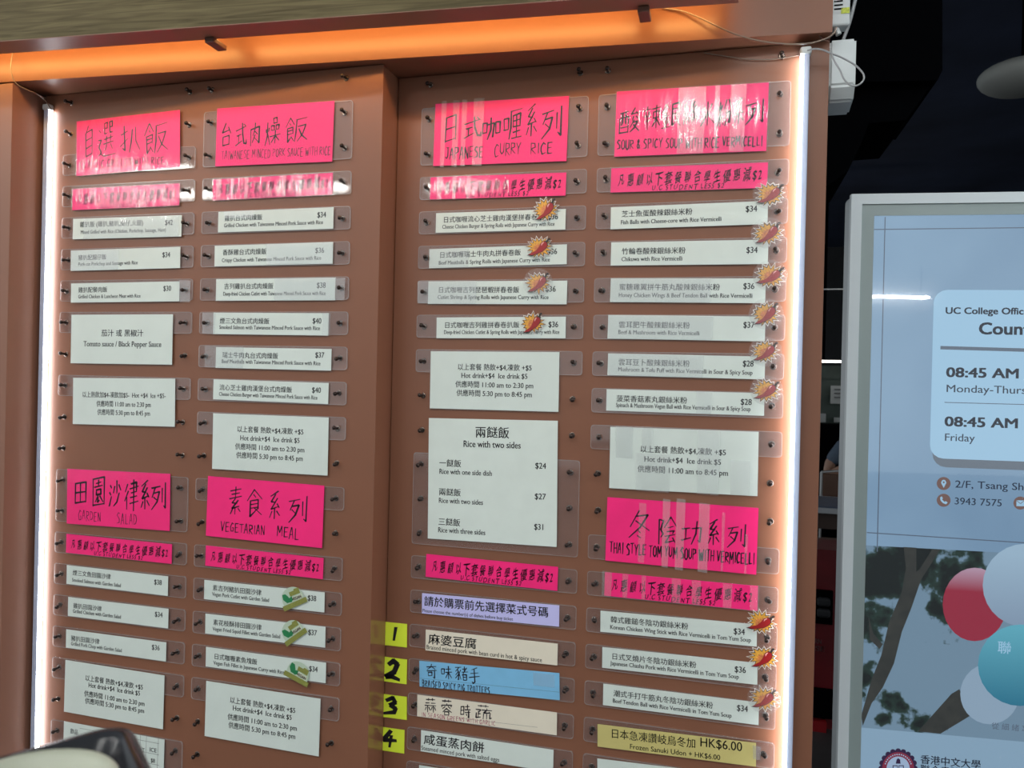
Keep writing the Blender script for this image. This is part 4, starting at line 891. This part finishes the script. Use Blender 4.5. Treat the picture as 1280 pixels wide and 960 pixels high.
for nm, c in (('scr_card', (150, 190, 218)), ('scr_cardside', (92, 104, 118)), ('scr_dark', (18, 24, 42)), ('scr_text', (38, 48, 66)), ('scr_line', (84, 98, 116)), ('scr_brown', (112, 88, 84)), ('scr_pic', (118, 146, 170)), ('scr_foot', (130, 160, 184)),
              ('scr_red', (160, 48, 72)), ('scr_pink', (172, 110, 134)), ('scr_teal', (52, 128, 152)), ('scr_teal2', (88, 160, 182)), ('scr_white', (150, 178, 198)), ('scr_white2', (136, 160, 182)), ('scr_navy', (44, 24, 60)), ('scr_crimson', (120, 40, 64)), ('scr_pale', (150, 172, 200))): scr(nm, c)
panel = kadd('display', [(gx, syt), (KW-gx, syt), (KW-gx, KH-.36), (gx, KH-.36)], -.011, -.004, 'scr_sky')
ik = Ink(mf, -.0035)
def kq(pts, m, lift=0): ik.lift = -.0035+lift; ik.add([KX(*p) for p in pts], [tuple(range(len(pts)))], m)
def clipx(x): return min(x, KW-gx)
# picture of tree and balloons (flat, on the screen)
def kr(a, b, c, d, m, lift=0): ik.lift = -.0035+lift; ik.rect(a, b, c, d, m)
py0 = KX(1120, 684)[1]; py1 = KX(1120, 914)[1]
kr(gx, py0, KW-gx, py1, 'scr_leaf'); kr(gx, py1, KW-gx, KH-.36, 'scr_foot')
kq([(1130, 684), (1146, 685), (1146, 715), (1150, 712), (1166, 687), (1176, 687), (1152, 725), (1140, 760), (1128, 790), (1118, 830), (1104, 860), (1090, 880), (1079, 908), (1077, 895), (1090, 850), (1102, 820), (1112, 778), (1128, 740), (1133, 710)], 'scr_bark', .0004)
kq([(1086, 770), (1092, 792), (1104, 806), (1100, 812), (1088, 800)], 'scr_bark', .0004)
kq([(1148, 915), (1190, 868), (1200, 862), (1214, 895), (1206, 900), (1176, 918)], 'scr_bark', .0004)
def disc(cx, cy, rx, ry, m, lift, n=28, a0=0, a1=360): 
    kq([(cx+rx*math.cos(math.radians(a0+(a1-a0)*i/n)), cy+ry*math.sin(math.radians(a0+(a1-a0)*i/n))) for i in range(n)], m, lift)
def gradmat(name, top, bot, z0, z1, s=1.0):
    m = bpy.data.materials.new(name); m.use_nodes = True; nt = m.node_tree; b = nt.nodes['Principled BSDF']
    b.inputs['Base Color'].default_value = (.01, .01, .01, 1); b.inputs['Roughness'].default_value = .08; b.inputs['Emission Strength'].default_value = s
    g = nt.nodes.new('ShaderNodeNewGeometry'); sp = nt.nodes.new('ShaderNodeSeparateXYZ'); mr = nt.nodes.new('ShaderNodeMapRange'); r = nt.nodes.new('ShaderNodeValToRGB')
    mr.inputs['From Min'].default_value = z0; mr.inputs['From Max'].default_value = z1
    nt.links.new(g.outputs['Position'], sp.inputs[0]); nt.links.new(sp.outputs['Z'], mr.inputs[0]); nt.links.new(mr.outputs[0], r.inputs[0]); nt.links.new(r.outputs[0], b.inputs['Emission Color'])
    r.color_ramp.elements[0].color = (*srgb(*bot), 1); r.color_ramp.elements[1].color = (*srgb(*top), 1); MATS[name] = m
zz = lambda py: mp(1215, py).z
gradmat('scr_redball', (176, 150, 172), (142, 40, 62), zz(740), zz(708))
gradmat('scr_tealball', (92, 166, 186), (36, 108, 136), zz(882), zz(782))
gradmat('scr_whiteball', (150, 178, 200), (128, 150, 174), zz(775), zz(690))
disc(1238, 868, 37, 38, 'scr_white2', .0006)
disc(1219, 756, 40, 46, 'scr_redball', .0008)
KXR = KW-gx
disc(1282, 732, 53, 52, 'scr_whiteball', .0010); disc(1276, 832, 53, 51, 'scr_tealball', .0012)
# frame lines on the picture
for q in (((1107, 271), (1097, 690)), ((1093, 286.5), (1300, 284)), ((1084, 666), (1300, 680))):
    ik.lift = -.0032; ik.line(*q[0], *q[1], .0024, 'scr_line')
# the card
ik.lift = -.003
a = KX(1168, 362); b = KX(1168, 573); cw = KX(1420, 400)[0]-a[0]
def rr_at(x, y, w, h, r): return [(x+p, y+q) for p, q in rrect(w, h, r)]
V = rr_at(a[0]+.006, a[1]+.03, cw, b[1]-a[1]-.01, .03); ik.add(V, [tuple(range(len(V)))], 'scr_cardside')
ik.lift = -.0027; V = rr_at(a[0], a[1], cw, b[1]-a[1], .03); ik.add(V, [tuple(range(len(V)))], 'scr_card')
ik.lift = -.0024
ik.line(1176, 434.5, 1330, 439, .008, 'scr_line'); ik.line(1181, 503, 1330, 507, .0018, 'scr_line')
def kt(txt, x0, y, x1, em, st, m): ik.lift = -.0022; ik.text(txt, x0, y, x1, em, st, m)
pm = (KX(1200, 500)[0]-KX(1190, 500)[0])/10      # metres per px
kt("UC College Office", 1182, 392, 1287, 12.5*pm, 'bold', 'scr_dark'); kt("Counter", 1223.5, 417.5, 1310, 22.5*pm, 'bold', 'scr_dark')
kt("08:45 AM", 1183, 471, 1275, 18.5*pm, 'bold', 'scr_dark'); kt("Monday-Thursday", 1182.5, 490, 1308, 14.5*pm, 'sans', 'scr_text')
kt("08:45 AM", 1181, 532.5, 1274, 18.5*pm, 'bold', 'scr_dark'); kt("Friday", 1180.5, 551, 1219, 14.5*pm, 'sans', 'scr_text')
kt("2/F, Tsang Shiu Tim", 1194, 609.5, 1324, 14*pm, 'sans', 'scr_text'); kt("3943 7575", 1193, 630.5, 1253.5, 13.5*pm, 'sans', 'scr_text')
for cx, cy in ((1180, 604.5), (1180, 625.5), (1276, 629)): disc(cx, cy, 8.7, 8.2, 'scr_brown', .0015, 20)
kq([(1180, 610), (1176.6, 603.5), (1178, 600.5), (1180, 599.8), (1182, 600.5), (1183.4, 603.5)], 'scr_card', .0018); disc(1180, 603, 1.2, 1.2, 'scr_brown', .002, 8)
kq([(1175.5, 622), (1177.5, 620.5), (1179, 623), (1178, 624.5), (1181, 627.5), (1182.5, 626.5), (1185, 628.2), (1183, 630.5), (1179, 629), (1176, 625.5)], 'scr_card', .0018)
kq([(1271, 625.5), (1281, 625.7), (1281, 633), (1271, 632.8)], 'scr_card', .0018); ik.lift = -.0014; ik.line(1271, 625.8, 1276, 629.7, .0012, 'scr_brown'); ik.line(1276, 629.7, 1281, 626, .0012, 'scr_brown')
# name on the balloon, line under the picture, crest
kt("聯", 1247, 815.5, 1265, None, 'sans', 'scr_card'); 
kt("從 細 緒 忘 記", 1240, 911, 1300, None, 'sans', 'scr_line')
kt("香港中文大學", 1150.5, 954, 1227, None, 'semi', 'scr_dark'); kt("聯合書院", 1150.5, 966, 1201, None, 'semi', 'scr_dark')
cx, cy = 1123, 961
for i in range(20): disc(cx+21*math.cos(i*math.pi/10), cy+21.5*math.sin(i*math.pi/10), 3.6, 3.6, 'scr_navy', .0012, 10)
disc(cx, cy, 21.5, 22, 'scr_navy', .0014); disc(cx, cy, 20, 20.5, 'scr_crimson', .0016); disc(cx, cy, 14.5, 15, 'scr_pale', .0018)
for i in range(16):
    an = math.radians(200+i*140/15); x, y = cx+17*math.cos(an), cy+17.5*math.sin(an); disc(x, y, 1.0, 1.0, 'scr_pale', .002, 5)
kq([(cx-7, cy-4), (cx-.6, cy-4), (cx-.6, cy+9), (cx-7, cy+9)], 'scr_navy', .002); kq([(cx+.6, cy-4), (cx+7, cy-4), (cx+7, cy+9), (cx+.6, cy+9)], 'scr_navy', .002)
kq([(cx-6, cy-3), (cx-1.4, cy-3), (cx-1.4, cy+8), (cx-6, cy+8)], 'scr_pale', .0022); kq([(cx+1.4, cy-3), (cx+6, cy-3), (cx+6, cy+8), (cx+1.4, cy+8)], 'scr_pale', .0022)
kq([(cx-3, cy-6), (cx-2, cy-11), (cx, cy-13), (cx+2.5, cy-11), (cx+3, cy-6)], 'scr_navy', .002)
# keep the picture inside the display's right edge
ik.V = [mf.p(min(mf.uv(v)[0], KXR-.001), mf.uv(v)[1], (v-mf.o).dot(mf.n)) for v in ik.V]
ik.build(panel, 'screen_picture', 'blue page with opening hours, balloons and a crest')
clear('screen_glass', 0, 1.0, .02, 0, 1, 1)
kadd('front_glass', [(gx, syt), (KW-gx, syt), (KW-gx, KH-.36), (gx, KH-.36)], -.0005, .0005, 'screen_glass')
kadd('base_foot', [(-.02, KH-.03), (KW+.02, KH-.03), (KW+.02, KH), (-.02, KH)], -.25, .1, 'monitor_side')

# ------------------------------------------------------------------ ceiling tubes of the hall in front, with an added fill row
_p = mp(1110, 371); _d = (_p-CAM).normalized(); _r = _d - tn*2*_d.dot(tn); _q = _p + _r*((2.9-_p.z)/_r.z)
HT_ = [(-.10, -2.45, 2.84, .34, 'ceiling tube behind the viewer, short one nearest the boards'), (-3.9, -3.1, 2.88, .8, 'ceiling tube behind the viewer, near row far left'),
       (_q.x, _q.y, 2.9, 1.2, 'ceiling tube far behind the viewer, the one mirrored in the screen')]
for k, nm in enumerate(('far left', 'second from the left', 'middle', 'second from the right', 'far right')): HT_.append((-4.6+1.5*k, -1.9-.0*k, 2.93, 1.2, 'added fill tube just behind the viewer, long row, '+nm))  # row added to light the boards, set where its reflections miss them
for x, ln, nm in ((-4.45, 1.2, 'left'), (-3.0, .6, 'middle'), (-1.85, .5, 'right')): HT_.append((x, -3.8, 2.9, ln, 'ceiling tube further behind the viewer, '+nm+' of three'))
for i, (x, y, z, ln, lab) in enumerate(HT_):
    t = empty('ceiling_light', (x, y, z)); tag(t, lab, 'lamp', 'hall ceiling tubes')
    o = tube('tube', [(-ln/2, 0, 0), (ln/2, 0, 0)], .02, 'ceiling_tube', t)
    boxo('batten', (-ln/2-.02, -.03, .03), (ln/2+.02, .03, .07), 'white_plastic', t)
    for s_ in (-1, 1): boxo('hanger', (s_*ln*.4-.004, -.004, .07), (s_*ln*.4+.004, .004, .45), 'black', t)

# ------------------------------------------------------------------ tray and bowl held close to the camera
mat('tray_black', (.006, .006, .009), .2, spec=.3, noise=.3, nscale=60); mat('bowl_pale', (.36, .37, .285), .35); mat('tray_floor', (.035, .028, .042), .35)
TZ = 1.28
c0 = atz(150, 903, TZ); e0 = atz(-20, 950, TZ); e1 = atz(182, 975, TZ)
t = empty('tray', (c0.x, c0.y, TZ)); tag(t, 'black round-cornered tray poking in at the bottom left corner', 'tray')
cu_ = (e0-c0).normalized(); cv_ = (e1-c0).normalized()
corner = atz(163, 901, TZ)
def TP(a, b, z=0): q = corner+cu_*a+cv_*b; return (q.x, q.y, TZ+z)
def rim(inset, z, n=8, r=.02, LA=.36, LB=.26):
    r = max(.004, r-inset*.6); pts = []
    def arc(ca, cb, sa, sb, flip):
        out = []
        for i in range(n+1):
            th = math.pi/2*i/n; u_, v_ = (math.sin(th), math.cos(th)) if not flip else (math.cos(th), math.sin(th))
            out.append((ca+sa*r*u_, cb+sb*r*v_))
        return out
    a0, a1, b0, b1 = inset, LA-inset, inset, LB-inset
    P_ = arc(a0+r, b0+r, -1, -1, True) + arc(a1-r, b0+r, 1, -1, False) + arc(a1-r, b1-r, 1, 1, True) + arc(a0+r, b1-r, -1, 1, False)
    return [TP(a, b, z) for a, b in P_]
bm = bmesh.new(); rings = [[bm.verts.new(p) for p in rim(*q)] for q in ((.012, -.022), (.0, -.002), (.002, .001), (.006, .001), (.009, -.002), (.018, -.016))]
for a_, b_ in zip(rings, rings[1:]):
    for i in range(len(a_)): bm.faces.new((a_[i], a_[(i+1) % len(a_)], b_[(i+1) % len(a_)], b_[i]))
bm.faces.new(rings[0][::-1]); bmesh.ops.recalc_face_normals(bm, faces=bm.faces)
o = link('tray_rim', bm, 'tray_black', t, True); o.matrix_parent_inverse = Matrix.Translation(-t.location)
bm = bmesh.new(); bm.faces.new([bm.verts.new(p) for p in rim(.018, -.0158)]); o = link('tray_floor', bm, 'tray_floor', t); o.matrix_parent_inverse = Matrix.Translation(-t.location)
bc = atz(30, 985, TZ+.01)
bw = empty('bowl', (bc.x, bc.y, TZ-.0158)); tag(bw, 'pale green-grey bowl on the black tray at the bottom left', 'bowl')
bm = bmesh.new(); prof = [(.018, 0), (.020, .003), (.034, .012), (.0415, .0235), (.043, .0245), (.042, .0255), (.039, .023), (.030, .012), (.018, .006), (.001, .005)]
n = 40; rg = [[bm.verts.new((r*math.cos(2*math.pi*i/n), r*math.sin(2*math.pi*i/n), z)) for i in range(n)] for r, z in prof]
for a_, b_ in zip(rg, rg[1:]):
    for i in range(n): bm.faces.new((a_[i], a_[(i+1) % n], b_[(i+1) % n], b_[i]))
bm.faces.new(rg[0][::-1]); bmesh.ops.recalc_face_normals(bm, faces=bm.faces)
link('bowl_shell', bm, 'bowl_pale', bw, True)
